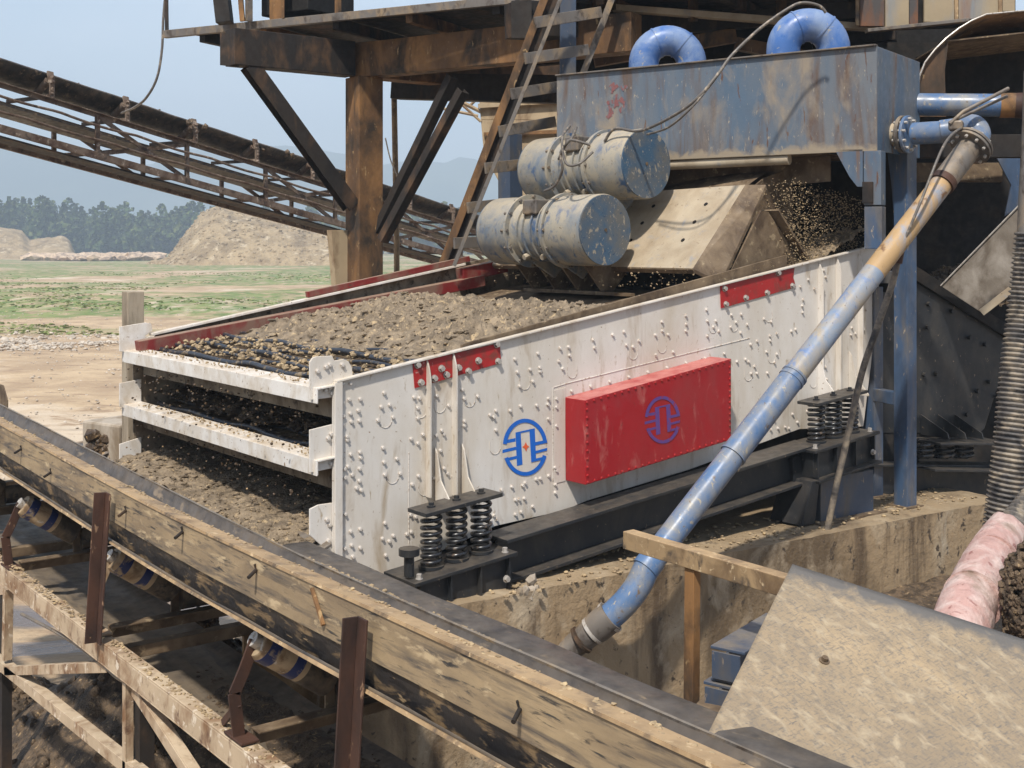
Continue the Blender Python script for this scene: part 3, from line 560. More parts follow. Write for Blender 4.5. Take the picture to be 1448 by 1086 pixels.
# loose lumps on decks, bars, and in the air
def loose(name, n, fn, rr, m, label, seed):
    rn = random.Random(seed); random.seed(seed); b = MB()
    for i in range(n): b.lump(fn(rn), rn.uniform(*rr), (1, .8, .8))
    return b.build(name, m, smooth=30, kind='stuff', label=label, category='gravel')
def f1(r):
    x = 3.55+r.random()*.5; y = YN+.1+r.random()*(YF-YN-.3); return V((x, y, deckz(x)+.02+r.random()*.02))
loose('clay_lumps', 360, f1, (.004, .022), 'stones', 'small clay lumps caught on the bare dark rods at the top deck front', 1)
def f2(r):
    y = YN+.1+r.random()*(YF-YN-.3); return V((XF+.02+r.random()*.12, y, random.choice(ZT)+.012+r.random()*.004))
loose('clay_crumbs', 260, f2, (.003, .010), 'stones', 'mud crumbs lying along the tops of the two white crossbars', 2)
def f3(r):
    k = r.random() < .55; zt = 2.40 if k else 1.98; x = 3.25+r.random()*.5; y = YN+.15+r.random()*(YF-YN-.35)
    return V((x, y, zt-.03-abs(r.gauss(0, .15))))
loose('falling_grit', 700, f3, (.003, .012), 'stones_dark', 'bits of grit falling out between the white crossbars', 3)

# ================================================================== SPRING SEATS and support frame
def spring_seat(label, xs, y, zb, zt, ped=False):
    t = thing('spring_mount', (sum(xs)/len(xs), y, zb-.3), label, 'spring mount', 'coil spring mounts carrying the white screen')
    sl = .10; x0 = xs[0]-.10; x1 = xs[-1]+.09; mid = (x0+x1)/2
    def Z(z, x): return z+sl*(x-mid)
    MB().beam(V((x0-.0, y, Z(zt+.012, x0))), V((x1, y, Z(zt+.012, x1))), .20, .024).build('top_plate', 'darkpaint', t, bevel=.003)
    for x in xs:
        MB().coil(V((x, y, Z(zb, x))), Z(zt, x)-Z(zb, x), .055, .0125, 7.5).build('spring', 'spring', t, smooth=70)
        b = MB(); b.tube([V((x, y, Z(zt+.024, x))), V((x, y, Z(zt+.034, x)))], .026, 12); b.tube([V((x, y, Z(zt+.034, x))), V((x, y, Z(zt+.052, x)))], .016, 6); b.build('nut', 'darkpaint', t)
        MB().tube([V((x, y, Z(zb-.002, x))), V((x, y, Z(zb+.016, x)))], .075, 20).build('spring_cup', 'darkpaint', t, smooth=40)
    MB().beam(V((x0-.12, y, Z(zb-.012, x0-.12))), V((x1+.06, y, Z(zb-.012, x1+.06))), .34, .022).build('base_plate', 'darkpaint', t, bevel=.003)
    h = .20
    MB().beam(V((x0-.08, y-.02, Z(zb-.024-h/2, x0-.08))), V((x1+.03, y-.02, Z(zb-.024-h/2, x1+.03))), .20, h).build('seat_box', 'darkpaint', t, bevel=.004)
    for i in range(4):
        xx = x0-.07+(x1-x0+.08)*i/3; zz = Z(zb-.024, xx)
        MB().beam(V((xx, y-.13, zz-.001)), V((xx, y-.13, zz-h+.012)), .012, .055, up=V((0, 1, 0))).build('stiffener', 'darkpaint', t)
    MB().beam(V((x0-.10, y-.03, Z(zb-.024-h-.011, x0-.10))), V((x1+.06, y-.03, Z(zb-.024-h-.011, x1+.06))), .32, .020).build('bottom_plate', 'darkpaint', t, bevel=.003)
    bmb = bolt_mesh('bolt', 'boltgrey', .016, .03, V((0, 0, 1)))
    for xx in (x0-.06, x1+.0): put(bmb, 'bolt', V((xx, y-.12, Z(zb-.001, xx))), t)
    put(bm_g, 'bolt', V((x1-.02, y-.158, zb-.12)), t)
    return t
spring_seat('black three coil spring mount at the low front corner of the white screen', [3.99, 4.17, 4.35], 6.06, 1.425, 1.755)
t2 = spring_seat('black three coil spring mount under the high right end of the white screen', [7.46, 7.66, 7.86], 6.06, 1.825, 2.12)
fz = thing('support_frame', (6, 6.1, 1.2), 'long dark steel I beam under the white screen standing on the concrete wall', 'steel frame')
MB().ibeam(V((4.50, 6.10, 1.375)), V((7.42, 6.10, 1.675)), .24, .27, .022).build('beam', 'darkpaint', fz, bevel=.003)
MB().beam(onY(1122, 640, 6.1)-UP*.02, onY(1128, 640, 6.1)-UP*.5, .10, .14, up=V((1, 0, 0))).build('leg', 'darkpaint', fz, bevel=.003)
b = MB(); b.prism([V((7.35, 5.93, 1.56)), V((7.98, 5.93, 1.56)), V((7.98, 6.22, 1.56)), V((7.35, 6.22, 1.56))], (0, 0, -.335)); b.build('pedestal', 'slate', fz, bevel=.004)
b = MB(); b.prism([V((7.22, 5.9, 1.56)), V((7.30, 5.9, 1.56)), V((7.25, 5.9, 1.25)), V((7.10, 5.9, 1.25))], (0, .3, 0)); b.build('gusset', 'darkpaint', fz, bevel=.003)
MB().box((7.66, 6.07, 1.238), (.80, .42, .014)).build('foot_plate', 'mudsteel', fz)
b = MB(); b.ibeam(V((4.45, 9.2, 1.30)), V((8.2, 9.2, 1.66)), .24, .27, .02); b.build('beam', 'darkpaint', fz)
b = MB(); b.ibeam(V((4.05, 5.95, 1.03)), V((4.05, 9.4, 1.03)), .2, .2, .02); b.build('beam', 'darkpaint', fz)
MB().prism([V((3.9, 6.95, 1.0)), V((9.0, 6.95, 1.0)), V((9.0, 6.95, 2.1)), V((3.9, 6.95, 1.5))], (0, .02, 0)).build('added_shade_panel', 'dark', fz)  # added panel hiding bright ground, near black for the shade under the screen
b = MB(); b.box((4.42, 6.05, 1.14), (.06, .2, .10)); b.box((4.42, 6.05, 1.085), (.2, .26, .012)); b.build('foot', 'darkpaint', fz)
b = MB(); b.tube([V((3.80, 6.0, 1.40)), V((3.80, 6.0, 1.52))], .03, 10); b.tube([V((3.80, 6.0, 1.52)), V((3.80, 6.0, 1.56))], .06, 12); b.build('stop_post', 'darkpaint', fz)
# sloping dark channel / chute edge beside the belt
b = MB(); b.beam(V((3.62, 6.0, 1.27)), V((3.30, 2.2, 1.30)), .18, .03); b.beam(V((3.53, 6.0, 1.20)), V((3.22, 2.2, 1.22)), .012, .13)
# concrete wall -------------------------------------------------------
cw = thing('concrete_wall', (6.4, 5.9, 0), 'stained brown concrete foundation wall below the white screen', 'wall')
def wallf(u, v):   # near face with gentle unevenness
    x = 3.2+6.05*u; y = 5.87-.05*(x-3.2)+.012*fbm(x*2, v*3); return V((x, y, -.1+1.335*v+ (.008*fbm(x*5, 1) if v > .99 else 0)))
b = MB(); nu, nv = 90, 14
b.grid(wallf, nu, nv)
b.build('wall_face', 'concrete', cw, smooth=60)
def wallt(u, v):
    x = 3.2+6.05*u; y0 = 5.87-.05*(x-3.2)+.012*fbm(x*2, 3); y = y0+(6.9-y0)*v; return V((x, y, 1.235+.008*fbm(x*5, 1)*(1-v)+.012*fbm(x*4, y*4, 2)*(v > 0)*(v < 1)))
MB().grid(wallt, nu, 16).build('wall_top', 'concrete', cw, smooth=60)
MB().prism([V((3.2, 6.905, -.1)), V((9.25, 6.905, -.1)), V((9.25, 6.905, 1.23)), V((3.2, 6.905, 1.23))], (0, .02, 0)).build('wall_back', 'concrete', cw)
MB().prism([V((9.25, 5.575, -.1)), V((9.25, 6.9, -.1)), V((9.25, 6.9, 1.23)), V((9.25, 5.575, 1.23))], (.01, 0, 0)).build('wall_end', 'concrete', cw)
cr = MB()
for i in range(500):
    x = random.uniform(4.3, 9.1); y = random.uniform(5.75, 6.3); r = random.uniform(.004, .016); cr.lump((x, y, 1.24+r*.3), r, (1.3, 1.3, .7))
cr.build('grit', 'stones', kind='stuff', label='grit and small stones lying on top of the concrete wall', category='grit')
b = MB(); random.seed(4)
for k in range(7): b.lump(V((4.47+random.uniform(-.05, .12), 5.86+random.uniform(-.05, .03), 1.20+random.uniform(0, .09))), random.uniform(.02, .045), (1, .7, 1.2))
b.build('rag', 'concrete_pale', label='crumpled pale rag lying beside the front spring mount foot', category='rag')

# ================================================================== FEED PLATE + MOTORS
fp = thing('motor_base', (6.9, 8, 3.1), 'mud washed tan sloping steel base plate with bolt holes behind the two motors', 'motor base')
b0 = V((6.72, 6.62, 3.115)); top0 = V((7.30, 6.62, 3.765)); b1 = V((6.72, 9.3, 3.115)); top1 = V((7.27, 8.95, 3.73))
nrm = (top0-b0).cross(b1-b0).normalized()
if nrm.z < 0: nrm = -nrm
MB().prism([b0, top0, top1, b1], -nrm*.03).build('slope_plate', 'tan_plate', fp, bevel=.004)
MB().prism([b0+V((-.0, -.001, 0)), b1+V((0, 0, 0)), b1+V((.03, 0, -.03)), b0+V((.03, 0, -.03))], (.0, 0, -.012)).build('lower_edge', 'mudsteel', fp)
# side flange (thick mud coated edge) and inner gusset
e0 = b0+V((-.01, -.002, 0)); e1 = top0+V((-.01, -.002, 0))
MB().prism([e0, e1, e1+V((.13, -.10, 0)), e0+V((.17, -.13, -.10))], (.01, 0, -.035)).build('side_flange', 'mudsteel', fp, bevel=.004)
MB().prism([V((7.02, 6.50, 3.12)), V((7.34, 6.50, 3.56)), V((7.43, 6.50, 3.55)), V((7.83, 6.50, 3.13)), V((7.75, 6.50, 2.95)), V((6.9, 6.50, 2.95))], (0, .02, 0)).build('gusset', 'mudsteel', fp, bevel=.003)
MB().prism([V((7.45, 6.42, 3.56)), V((7.85, 6.42, 3.12)), V((7.85, 6.60, 3.12)), V((7.45, 6.60, 3.56))], (.012, 0, .01)).build('gusset_edge', 'mudsteel', fp)
b = MB()
dsl = (top0-b0)
for i, fy in enumerate((6.92, 7.52)):
    for j, t in enumerate((.33, .55, .77)):
        p = b0+dsl*t; p = V((p.x, fy, p.z))+nrm*.002
        b.tube([p-nrm*.004, p+nrm*.0015], .018, 12)
b.build('bolt_holes', 'dark', fp)
# support brackets below the motors
for yy in (7.55, 7.85, 8.15, 8.45):
    MB().prism([V((6.42, yy, 3.15)), V((6.60, yy, 3.34)), V((6.95, yy, 3.12)), V((6.75, yy, 2.92)), V((6.62, yy, 2.92))], (0, .02, 0)).build('bracket', 'mudsteel', fp, bevel=.003)
MB().prism([V((6.62, 7.4, 2.915)), V((6.62, 8.6, 2.915)), V((6.85, 8.6, 2.90)), V((6.85, 7.4, 2.90))], (0, 0, -.03)).build('bracket', 'mudsteel', fp, bevel=.003)
MB().beam(V((7.25, YN+.1, 3.0)), V((7.25, YF-.1, 3.0)), .25, .2).build('cross_beam', 'dark', fp, bevel=.005)  # coloured near black to paint in the shaded gap under the motors
def motor(cn, label, L=1.27):
    cn = V(cn); ax = V((-.045, .999, 0)).normalized(); t = thing('vibration_motor', cn-UP*.35, label, 'motor', 'vibration motors above the screen')
    q = lambda s: cn+ax*s
    R = .285
    MB().tube([q(0), q(.012), q(.40)], R, 48, True, [R-.006, R, R]).build('end_drum', 'motor', t, smooth=35)
    MB().tube([q(-.012), q(-.001)], R-.008, 48).build('end_cover', 'motor_end', t, smooth=35)
    MB().tube([q(.405), q(.44)], R+.022, 48).build('drum_flange', 'motor', t, smooth=35)
    MB().tube([q(.441), q(.50), q(.80), q(.86)], R, 40, True, [R*.92, R*.84, R*.84, R*.92]).build('body', 'motor', t, smooth=35)
    MB().tube([q(.861), q(.885)], R+.022, 48).build('drum_flange', 'motor', t, smooth=35)
    MB().tube([q(.89), q(L-.01), q(L)], R, 48, True, [R, R, R-.006]).build('end_drum', 'motor', t, smooth=35)
    MB().tube([q(L+.001), q(L+.012)], R-.008, 48).build('end_cover', 'motor_end', t, smooth=35)
    b = MB()
    for s in (.52, .60, .70, .77): b.tube([q(s), q(s+.014)], R*.91, 40)
    b.build('cooling_ribs', 'motor', t, smooth=35)
    n = 12
    for k in range(n):
        a = 2*math.pi*k/n
        for s in (.40, .86):
            c = q(s-.001)+V((math.cos(a), 0, math.sin(a)))*(R+.001); MB().tube([c-ax*.022, c+ax*.06], .014, 6).build('bolt', 'greysteel', t)
    tb = q(.62)+V((-.17, -.0, .19)); b = MB().box(tb, (.15, .16, .12), .1); b.build('terminal_box', 'greysteel', t, bevel=.01)
    # mounting feet towards the plate
    for s in (.47, .82):
        d = -nrm; c = q(s); MB().prism([c+V((.20, 0, .20)), c+V((-.02, 0, -.27)), c+d*.415+V((-.10, 0, -.12)), c+d*.415+V((.20, 0, .19))], ax*.03).build('foot', 'motor', t, bevel=.004)
    b = MB().tube([q(-.012), q(-.018)], .014, 10).build('plug', 'mudsteel', t)
    for s in (.5, .72):
        c = q(s)+V((-.16, 0, -.20)); MB().tube([c, c+V((-.05, 0, -.02))], .024, 8).build('foot_bolt', 'tan_plate', t, smooth=35)
    return t
motor((6.43, 7.30, 3.41), 'lower dusty blue vibration motor with round end cover, in front')
motor((6.87, 7.30, 3.945), 'upper dusty blue vibration motor with tangled cables on its body')
for i, pts in enumerate(([W(806, 178, 9.8), W(795, 195, 9.6), W(800, 230, 9.55), W(818, 232, 9.5), W(838, 215, 9.55)],
     [W(770, 270, 9.9), W(785, 262, 9.8), W(795, 240, 9.7), W(793, 215, 9.7), W(808, 196, 9.7), W(815, 180, 9.8)],
     [W(790, 225, 9.75), W(800, 205, 9.6), W(808, 198, 9.6), W(835, 205, 9.6)])):
    MB().tube(smoothpath(pts, 6), .011, 8).build('power_cable', 'cable', smooth=60, label=['grey cable looping over the side of the upper motor', 'grey cable dropping from the upper motor to the lower motor box', 'short grey cable bent across the upper motor body'][i], category='cable')
# ================================================================== BLUE FEED BOX
fbx = thing('feed_box', (8, 7.5, 4.0), 'big stained blue steel feed box above the screen with an overhanging rim', 'feed box')
P1 = V((7.79, 5.76, 0)); P0 = V((6.94, 8.52, 0)); du = (P0-P1).normalized(); dn = V((-du.y, du.x, 0)); dn = dn if dn.x > 0 else -dn
zt, zb = CAMH+1.488, CAMH+.70
P1 = P1; Lb = (P0-P1).length; Wd = 1.02
q = [P1, P0, P0+dn*Wd, P1+dn*Wd]
b = MB()
th = .02
def wallbox(a, c, z0, z1, th, inw):
    return [V((a.x, a.y, z0)), V((c.x, c.y, z0)), V((c.x, c.y, z1)), V((a.x, a.y, z1))]
MB().prism(wallbox(q[0], q[1], zb, zt, th, dn), dn*th).build('front_wall', 'blue_box', fbx, bevel=.004)
MB().prism(wallbox(q[0]+dn*(th+.001), q[3], zb, zt, th, du), du*th).build('side_wall', 'blue', fbx, bevel=.004)
MB().prism(wallbox(q[1]+dn*(th+.001), q[2], zb, zt, th, du), -du*th).build('side_wall', 'blue', fbx, bevel=.004)
MB().prism(wallbox(q[3]+du*(th+.001), q[2]-du*(th+.001), zb, zt, th, dn), -dn*th).build('back_wall', 'blue', fbx, bevel=.004)
z = zt-.03; MB().prism([V((p.x, p.y, z)) for p in (q[0]+dn*.03+du*.03, q[1]+dn*.03-du*.03, q[2]-dn*.03-du*.03, q[3]-dn*.03+du*.03)], (0, 0, -.02)).build('lid', 'mudsteel', fbx)
MB().beam(q[0]+UP*(zt+.006)-dn*.004, q[1]+UP*(zt+.006)-dn*.004, .05, .012).build('rim', 'greysteel', fbx, bevel=.002)
MB().prism([V((p.x, p.y, zb+.02)) for p in (q[0]+dn*.03+du*.5, q[1]+dn*.03-du*.03, q[2]-dn*.03-du*.03, q[3]-dn*.03+du*.5)], (0, 0, -.015)).build('floor', 'mudsteel', fbx)
# muddy lower lip beam
a = P1+du*.72+dn*.06; c = P0-du*.05+dn*.06
MB().tube([V((a.x, a.y, zb-.03)), V((c.x, c.y, zb-.04))], .045, 14).build('lip_pipe', 'tan_plate', fbx, smooth=50)
a = P1+du*.5+dn*.35; c = P0+dn*.35
MB().prism([V((a.x, a.y, zb-.0)), V((c.x, c.y, zb-.0)), V((c.x, c.y, zb-.34)), V((a.x, a.y, zb-.20))], dn*.015).build('inner_baffle', 'mudsteel', fbx)
# red worn mark on its front
mk = MB(); rm = random.Random(12)
for k in range(34):
    cx_, cy_ = rm.choice(((868, 126), (880, 124), (872, 142), (864, 156), (880, 154))); cx_ += rm.gauss(0, 3); cy_ += rm.gauss(0, 5); pp = []
    for a_ in range(6):
        x = cx_+math.cos(a_*1.047)*rm.uniform(1, 4.5); y = cy_+math.sin(a_*1.047)*rm.uniform(1.5, 6)
        r = ray(x, y); tt = ((P1-dn*(.0012+.00012*k))-CAM).dot(dn)/r.dot(dn); pp.append(CAM+r*tt)
    mk.add(pp, [tuple(range(6))])
mk.build('red_mark', 'redmark', fbx)
# corner gusset and leg bracket under the near corner
def onF(x, y, off=0):
    r = ray(x, y); return CAM+r*(((P1+dn*off)-CAM).dot(dn)/r.dot(dn))
MB().prism([onF(1180, 211), onF(1220, 211), onF(1220, 264), onF(1212, 264), onF(1201, 250)], dn*.012).build('corner_gusset', 'blue', fbx, bevel=.002)
MB().prism([onF(1221, 213), onF(1246, 213), onF(1246, 290), onF(1221, 290)], dn*.10).build('leg_stub', 'blue', fbx, bevel=.004)
MB().prism([onF(1219, 257, -.02), onF(1234, 257, -.02), onF(1234, 287, -.02), onF(1219, 287, -.02)], dn*.018).build('hinge_plate', 'rust_dark', fbx, bevel=.003)
MB().prism([onF(1222, 292), onF(1247, 292), onF(1247, 352), onF(1222, 352)], dn*.09).build('leg_post', 'frame_blue', fbx, bevel=.004)
for i, (cx, cy, R, rt, f, lab) in enumerate(((944, 92, 50, 38, 10.3, 'bright blue bent pipe arching over the middle of the feed box'), (1143, 68, 54, 42, 9.8, 'bright blue bent pipe with a cable across it, near the feed box corner'))):
    sc = f/FOC; R_ = (R-rt/2+4)*sc; r = rt/2*sc; ctr = W(cx, cy, f); ctr.z = zt-.05
    r_ = ray(cx, cy); ctr = CAM+r_*(((P1+dn*.42)-CAM).dot(dn)/r_.dot(dn)); sc = (ctr-CAM).dot(FW)/FOC; hgt = CAMH+(HY-(36 if i == 0 else 12))*sc-rt*1.12/2*sc; R_ = (R+5-rt*1.12/2)*sc; r = rt*1.12/2*sc; ctr.z = zt-.05; pts = []
    Rr = R_; dirx = RT*.86+FW*.5*0; ctop = V((ctr.x, ctr.y, hgt-Rr))
    for k in range(21):
        a_ = math.pi*k/20; pts.append(ctop-RT*Rr*math.cos(a_)+UP*Rr*math.sin(a_))
    pts = [pts[0]-UP*.4]+pts+[pts[-1]-UP*.5]
    t = thing('bent_pipe', ctr-UP*.4, lab, 'pipe', 'bent blue pipes entering the feed box')
    MB().tube(pts, r, 28).build('pipe_bend', 'blue_bend', t, smooth=60)
    b = MB()
    for kk in (8, 15):
        p0, p1 = pts[kk], pts[kk+1]; d = (p1-p0).normalized(); b.tube([p0-d*.006, p0+d*.006], r*1.05, 28)
    b.build('weld_ring', 'blue_bend', t, smooth=50)
# cable over the box to the motor
pts = [W(1168, 18, 9.2), W(1158, 8, 9.2), W(1135, 4, 9.2), W(1115, 12, 9.2), W(1075, 40, 9.2), W(1035, 78, 9.15), W(1015, 105, 9.1), W(985, 140, 9.1), W(950, 165, 9.3), W(905, 185, 9.7), W(870, 182, 9.9), W(855, 200, 10.)]
MB().tube(smoothpath(pts, 6), .012, 8).build('power_cable', 'cable', smooth=60, label='long grey cable draped down the front of the blue feed box to the motors', category='cable')
pts = [W(1030, 85, 9.2), W(1005, 120, 9.1), W(975, 155, 9.1), W(945, 180, 9.3), W(915, 190, 9.6)]
MB().tube(smoothpath(pts, 6), .009, 8).build('power_cable', 'cable', smooth=60, label='thinner second cable beside the long one on the feed box front', category='cable')
# feed stream behind the motor base
hz = thing('feed_chute', (7.8, 7.5, 3.0), 'mud coated curved chute plate under the blue feed box', 'chute')
def chutec(u, v):
    y = 6.75+2.4*v; x = 7.42+.55*u; z = 3.74+.17*math.sin(u*1.9)-(.0 if u < .6 else (u-.6)*.4)
    return V((x, y, z))
MB().grid(chutec, 12, 8).build('curved_plate', 'mudsteel', hz, smooth=60)
MB().prism([V((7.40, 6.72, 3.70)), V((7.62, 6.72, 3.83)), V((7.86, 6.72, 3.90)), V((7.98, 6.72, 3.86)), V((7.98, 6.72, 3.0)), V((7.5, 6.72, 3.0))], (0, .012, 0)).build('side_plate', 'mudsteel', hz, bevel=.003)
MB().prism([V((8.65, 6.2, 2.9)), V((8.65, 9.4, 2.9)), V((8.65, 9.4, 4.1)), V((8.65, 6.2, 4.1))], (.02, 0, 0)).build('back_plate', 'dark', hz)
def spray(r):
    x = 7.55+r.random()*1.0; t = r.random(); return V((x, 6.35+abs(r.gauss(0, .35)), 3.12+.70*t**1.6*(1-.2*(x-7.55))))
loose('feed_spray', 6500, spray, (.002, .008), 'stones', 'spray of grit falling from the feed box onto the screen', 12)
def heapf(u, v):
    x = 7.55+.85*u; y = 6.33+1.6*v; return V((x, y, 3.05+.16*u+.22*(1-v)*u+.04*fbm(x*5, y*5)+.02*fbm(x*20, y*20)))
b = MB().grid(heapf, 60, 70); rn = random.Random(3)
for i in range(1500): b.lump(heapf(rn.random(), rn.random()), rn.uniform(.008, .02))
b.build('wet_gravel', 'mud', smooth=40, kind='stuff', label='gravel heap under the spray at the high end of the screen', category='gravel')
def drip(r):
    return V((6.5+r.random()*1.2, YN+.3+r.random()*2.4, 2.95+r.random()*.18))
loose('falling_grit', 500, drip, (.004, .011), 'stones', 'grit flying in the dark gap under the motors', 14)

# ================================================================== BLUE POST FRAME
bf = thing('post_frame', (8.4, 6.2, 1.2), 'tall blue steel post frame with two rungs right of the white screen', 'post frame')
A1 = W(1236, 700, 10.12); A1.z = 1.235; 
def vpost(px, w, f, z0, z1, d=.12, m='frame_blue', parent=bf, name='post'):
    c = W(px, 345, f); hw = w/2/FOC*f; 
    b = MB(); b.box((c.x, c.y, (z0+z1)/2), (d, d, z1-z0)); return b.build(name, m, parent, bevel=.005)
vpost(1234, 26, 10.15, 1.225, CAMH-.35, .12)
vpost(1280, 26, 9.75, 1.225, CAMH+.78, .125)
pA = W(1234, 345, 10.15); pB = W(1280, 345, 9.75)
for yy in (392, 562):
    z = W(0, yy, 9.9).z; MB().beam(V((pA.x, pA.y, z))+(pB-pA).normalized()*.065, V((pB.x, pB.y, z))-(pB-pA).normalized()*.065, .09, .10).build('rung', 'frame_blue', bf, bevel=.004)
for p in (pA, pB): MB().box((p.x, p.y, 1.24), (.2, .2, .014)).build('foot_plate', 'mudsteel', bf)
b = MB().prism([W(1256, 215, 9.85), W(1268, 215, 9.8), W(1268, 340, 9.8), W(1262, 260, 9.83)], (0, .01, 0)).build('gusset', 'frame_blue', bf)
# ================================================================== WATER PIPES
dp = thing('water_pipe', W(905, 835, 7.5), 'long diagonal water pipe, ochre above and blue below, crossing the white screen', 'pipe')
Atop = W(1372, 208, 9.05); Blow = W(916, 800, 7.5)
def lerpS(s):   # parameter in screen space
    k = (s/7.5)/((1-s)/9.05+s/7.5); return Atop.lerp(Blow, k)
r = .079
cuts = [(.05, .075, .086, 'greysteel', 'collar'), (0.08, .30, r, 'tan_pipe', 'pipe_section'), (.30, .555, r, 'blue_grey_pipe', 'pipe_section'), (.545, .735, r+.005, 'blue_pipe', 'pipe_section'), (.735, 1.0, r, 'blue_pipe', 'pipe_section')]
for s0, s1, rr, m_, nm in cuts:
    MB().tube([lerpS(s0), lerpS(s1)], rr, 32).build(nm, m_, dp, smooth=50)
for s in (.545, .735, .555):
    p = lerpS(s); d = (Blow-Atop).normalized(); MB().tube([p-d*.008, p+d*.008], r+.010, 32).build('joint_ring', 'blue_pipe', dp, smooth=50)
MB().tube([lerpS(0), lerpS(.08)], .088, 32).build('spigot', 'greysteel', dp, smooth=50)
MB().tube([lerpS(.078), lerpS(.09)], .094, 32).build('clamp', 'rust_red', dp, smooth=50)
d = (Blow-Atop).normalized()
MB().tube([Blow-(Blow-Atop).normalized()*.05, Blow+(Blow-Atop).normalized()*.03], r+.006, 32).build('joint_ring', 'blue_pipe', dp, smooth=50)
end = [Blow-(Blow-Atop).normalized()*.04, Blow, W(902, 828, 7.47), W(884, 852, 7.45), W(862, 873, 7.45)]
MB().tube(smoothpath(end, 5), r*1.02, 32).build('pipe_bend', 'blue_pipe', dp, smooth=60)
MB().tube([W(864, 871, 7.45), W(846, 886, 7.46), W(836, 894, 7.47)], r*1.12, 28, True, [r*1.2, r*1.18, r*1.08]).build('coupling', 'greysteel', dp, smooth=50)
MB().tube([W(836, 894, 7.47), W(816, 910, 7.5), W(796, 926, 7.5)], r*.9, 28, True, [r*1.02, r*.95, r*.92]).build('hose_tail', 'greysteel', dp, smooth=50)
for x, y in ((862, 873), (838, 892), (822, 905)):
    p = W(x, y, 7.46); d2 = (W(796, 926, 7.5)-W(864, 871, 7.45)).normalized(); MB().tube([p-d2*.01, p+d2*.01], r*1.26 if x > 850 else r*1.12, 28).build('hose_clamp', 'rust' if x < 830 else 'boltgrey', dp, smooth=50)
# flange at the top + elbow + horizontal pipe into the feed box
def flange(p, d, R, t, n, parent, m='greysteel', br=.012):
    d = d.normalized(); o = MB().tube([p-d*t/2, p+d*t/2], R, 36).build('flange', m, parent, smooth=40, bevel=.003)
    a = d.orthogonal().normalized(); c = d.cross(a); b = MB()
    for k in range(n):
        th_ = 2*math.pi*(k+.5)/n; q_ = p+(a*math.cos(th_)+c*math.sin(th_))*R*.82; MB().tube([q_-d*(t/2+.022), q_+d*(t/2+.022)], br, 6).build('bolt', 'boltgrey', o)
flange(Atop-d*.0, d, .155, .022, 10, dp); flange(Atop-d*.032, d, .155, .022, 10, dp)
el = [Atop-d*.05, W(1384, 190, 9.15), W(1376, 178, 9.2), W(1358, 182, 9.25), W(1330, 186, 9.3)]
MB().tube(smoothpath(el, 6), .086, 28).build('elbow', 'blue_pipe', dp, smooth=60)
hp0 = W(1256, 190, 9.62); hp1 = W(1345, 186, 9.28)
MB().tube([W(1292, 189, 9.47), hp1], .085, 28).build('inlet_pipe', 'blue_pipe', dp, smooth=60)
MB().tube([hp0-(hp1-hp0).normalized()*.12, W(1270, 190, 9.56)], .088, 28).build('inlet_stub', 'tan_plate', dp, smooth=60)
flange(W(1277, 190, 9.53), hp1-hp0, .145, .03, 10, dp); flange(W(1284, 190, 9.5), hp1-hp0, .145, .022, 10, dp, 'blue_pipe')
# lever rods on the valve
b = MB(); b.tube([W(1343, 175, 9.0), W(1362, 158, 9.0), W(1426, 125, 9.1)], .014, 8); b.tube([W(1350, 170, 9.05), W(1424, 136, 9.15)], .012, 8); b.build('lever', 'greysteel', dp, smooth=50)
MB().box(W(1352, 178, 9.05), (.14, .1, .07), .5).build('valve_body', 'greysteel', dp, bevel=.012)
# thin rod/hose from the pipe down to the wall
pts = [W(1360, 180, 9.0), W(1335, 205, 8.75), W(1300, 290, 8.6), W(1268, 365, 8.6)]
MB().tube(smoothpath(pts, 6), .010, 8).build('thin_cable', 'cable', smooth=50, label='thin grey cable tied along the upper part of the diagonal pipe', category='cable')
pts = [W(1271, 358, 8.7), W(1262, 400, 8.72), W(1238, 470, 8.75), W(1218, 530, 8.8), W(1198, 620, 8.85), W(1182, 690, 8.9), W(1170, 748, 8.95)]
tr = thing('drain_hose', pts[-1], 'thin dark hose hanging from the diagonal pipe down to the concrete wall', 'hose')
MB().tube(smoothpath(pts, 5), .024, 12).build('hose', 'hose', tr, smooth=60)
MB().tube([W(1273, 350, 8.7), W(1269, 372, 8.7)], .034, 12).build('hose_clamp', 'rust_red', tr, smooth=50)
MB().tube([W(1170, 748, 8.95), W(1165, 775, 8.97), W(1160, 806, 8.97)], .012, 8).build('hose_tip', 'concrete_pale', tr, smooth=50)

# ================================================================== FAR RIGHT : second screen, chute, hose, hopper
ds = thing('vibrating_screen', W(1350, 700, 10.6), 'dark charcoal vibrating screen half hidden at the right behind the blue posts', 'vibrating screen')
F2 = 10.7
pl = [(1225, 340), (1297, 382), (1428, 468), (1425, 500), (1392, 606), (1386, 612), (1225, 612)]
nrm2 = V((-.2, -1, 0)).normalized()
def onP(x, y, off=0):
    r_ = ray(x, y); q0 = W(1350, 500, F2)+nrm2*off; return CAM+r_*((q0-CAM).dot(nrm2)/r_.dot(nrm2))
d2p = MB().prism([onP(*k) for k in pl], -nrm2*.015).build('side_plate', 'darkpaint', ds, bevel=.002)
MB().prism([onP(1225, 338, .002), onP(1297, 380, .002), onP(1432, 466, .002), onP(1430, 484, .002), onP(1297, 400, .002), onP(1225, 358, .002)], nrm2*.04).build('top_flange', 'dark', ds, bevel=.002)
for x, y in ((1312, 430), (1310, 463), (1370, 477), (1392, 487), (1323, 529), (1306, 530), (1398, 540), (1381, 553), (1366, 586), (1408, 560), (1385, 420), (1345, 440)):
    p = onP(x, y, .003); MB().tube([p, p+nrm2*.03], .02, 8).build('bolt', 'darkpaint', d2p)
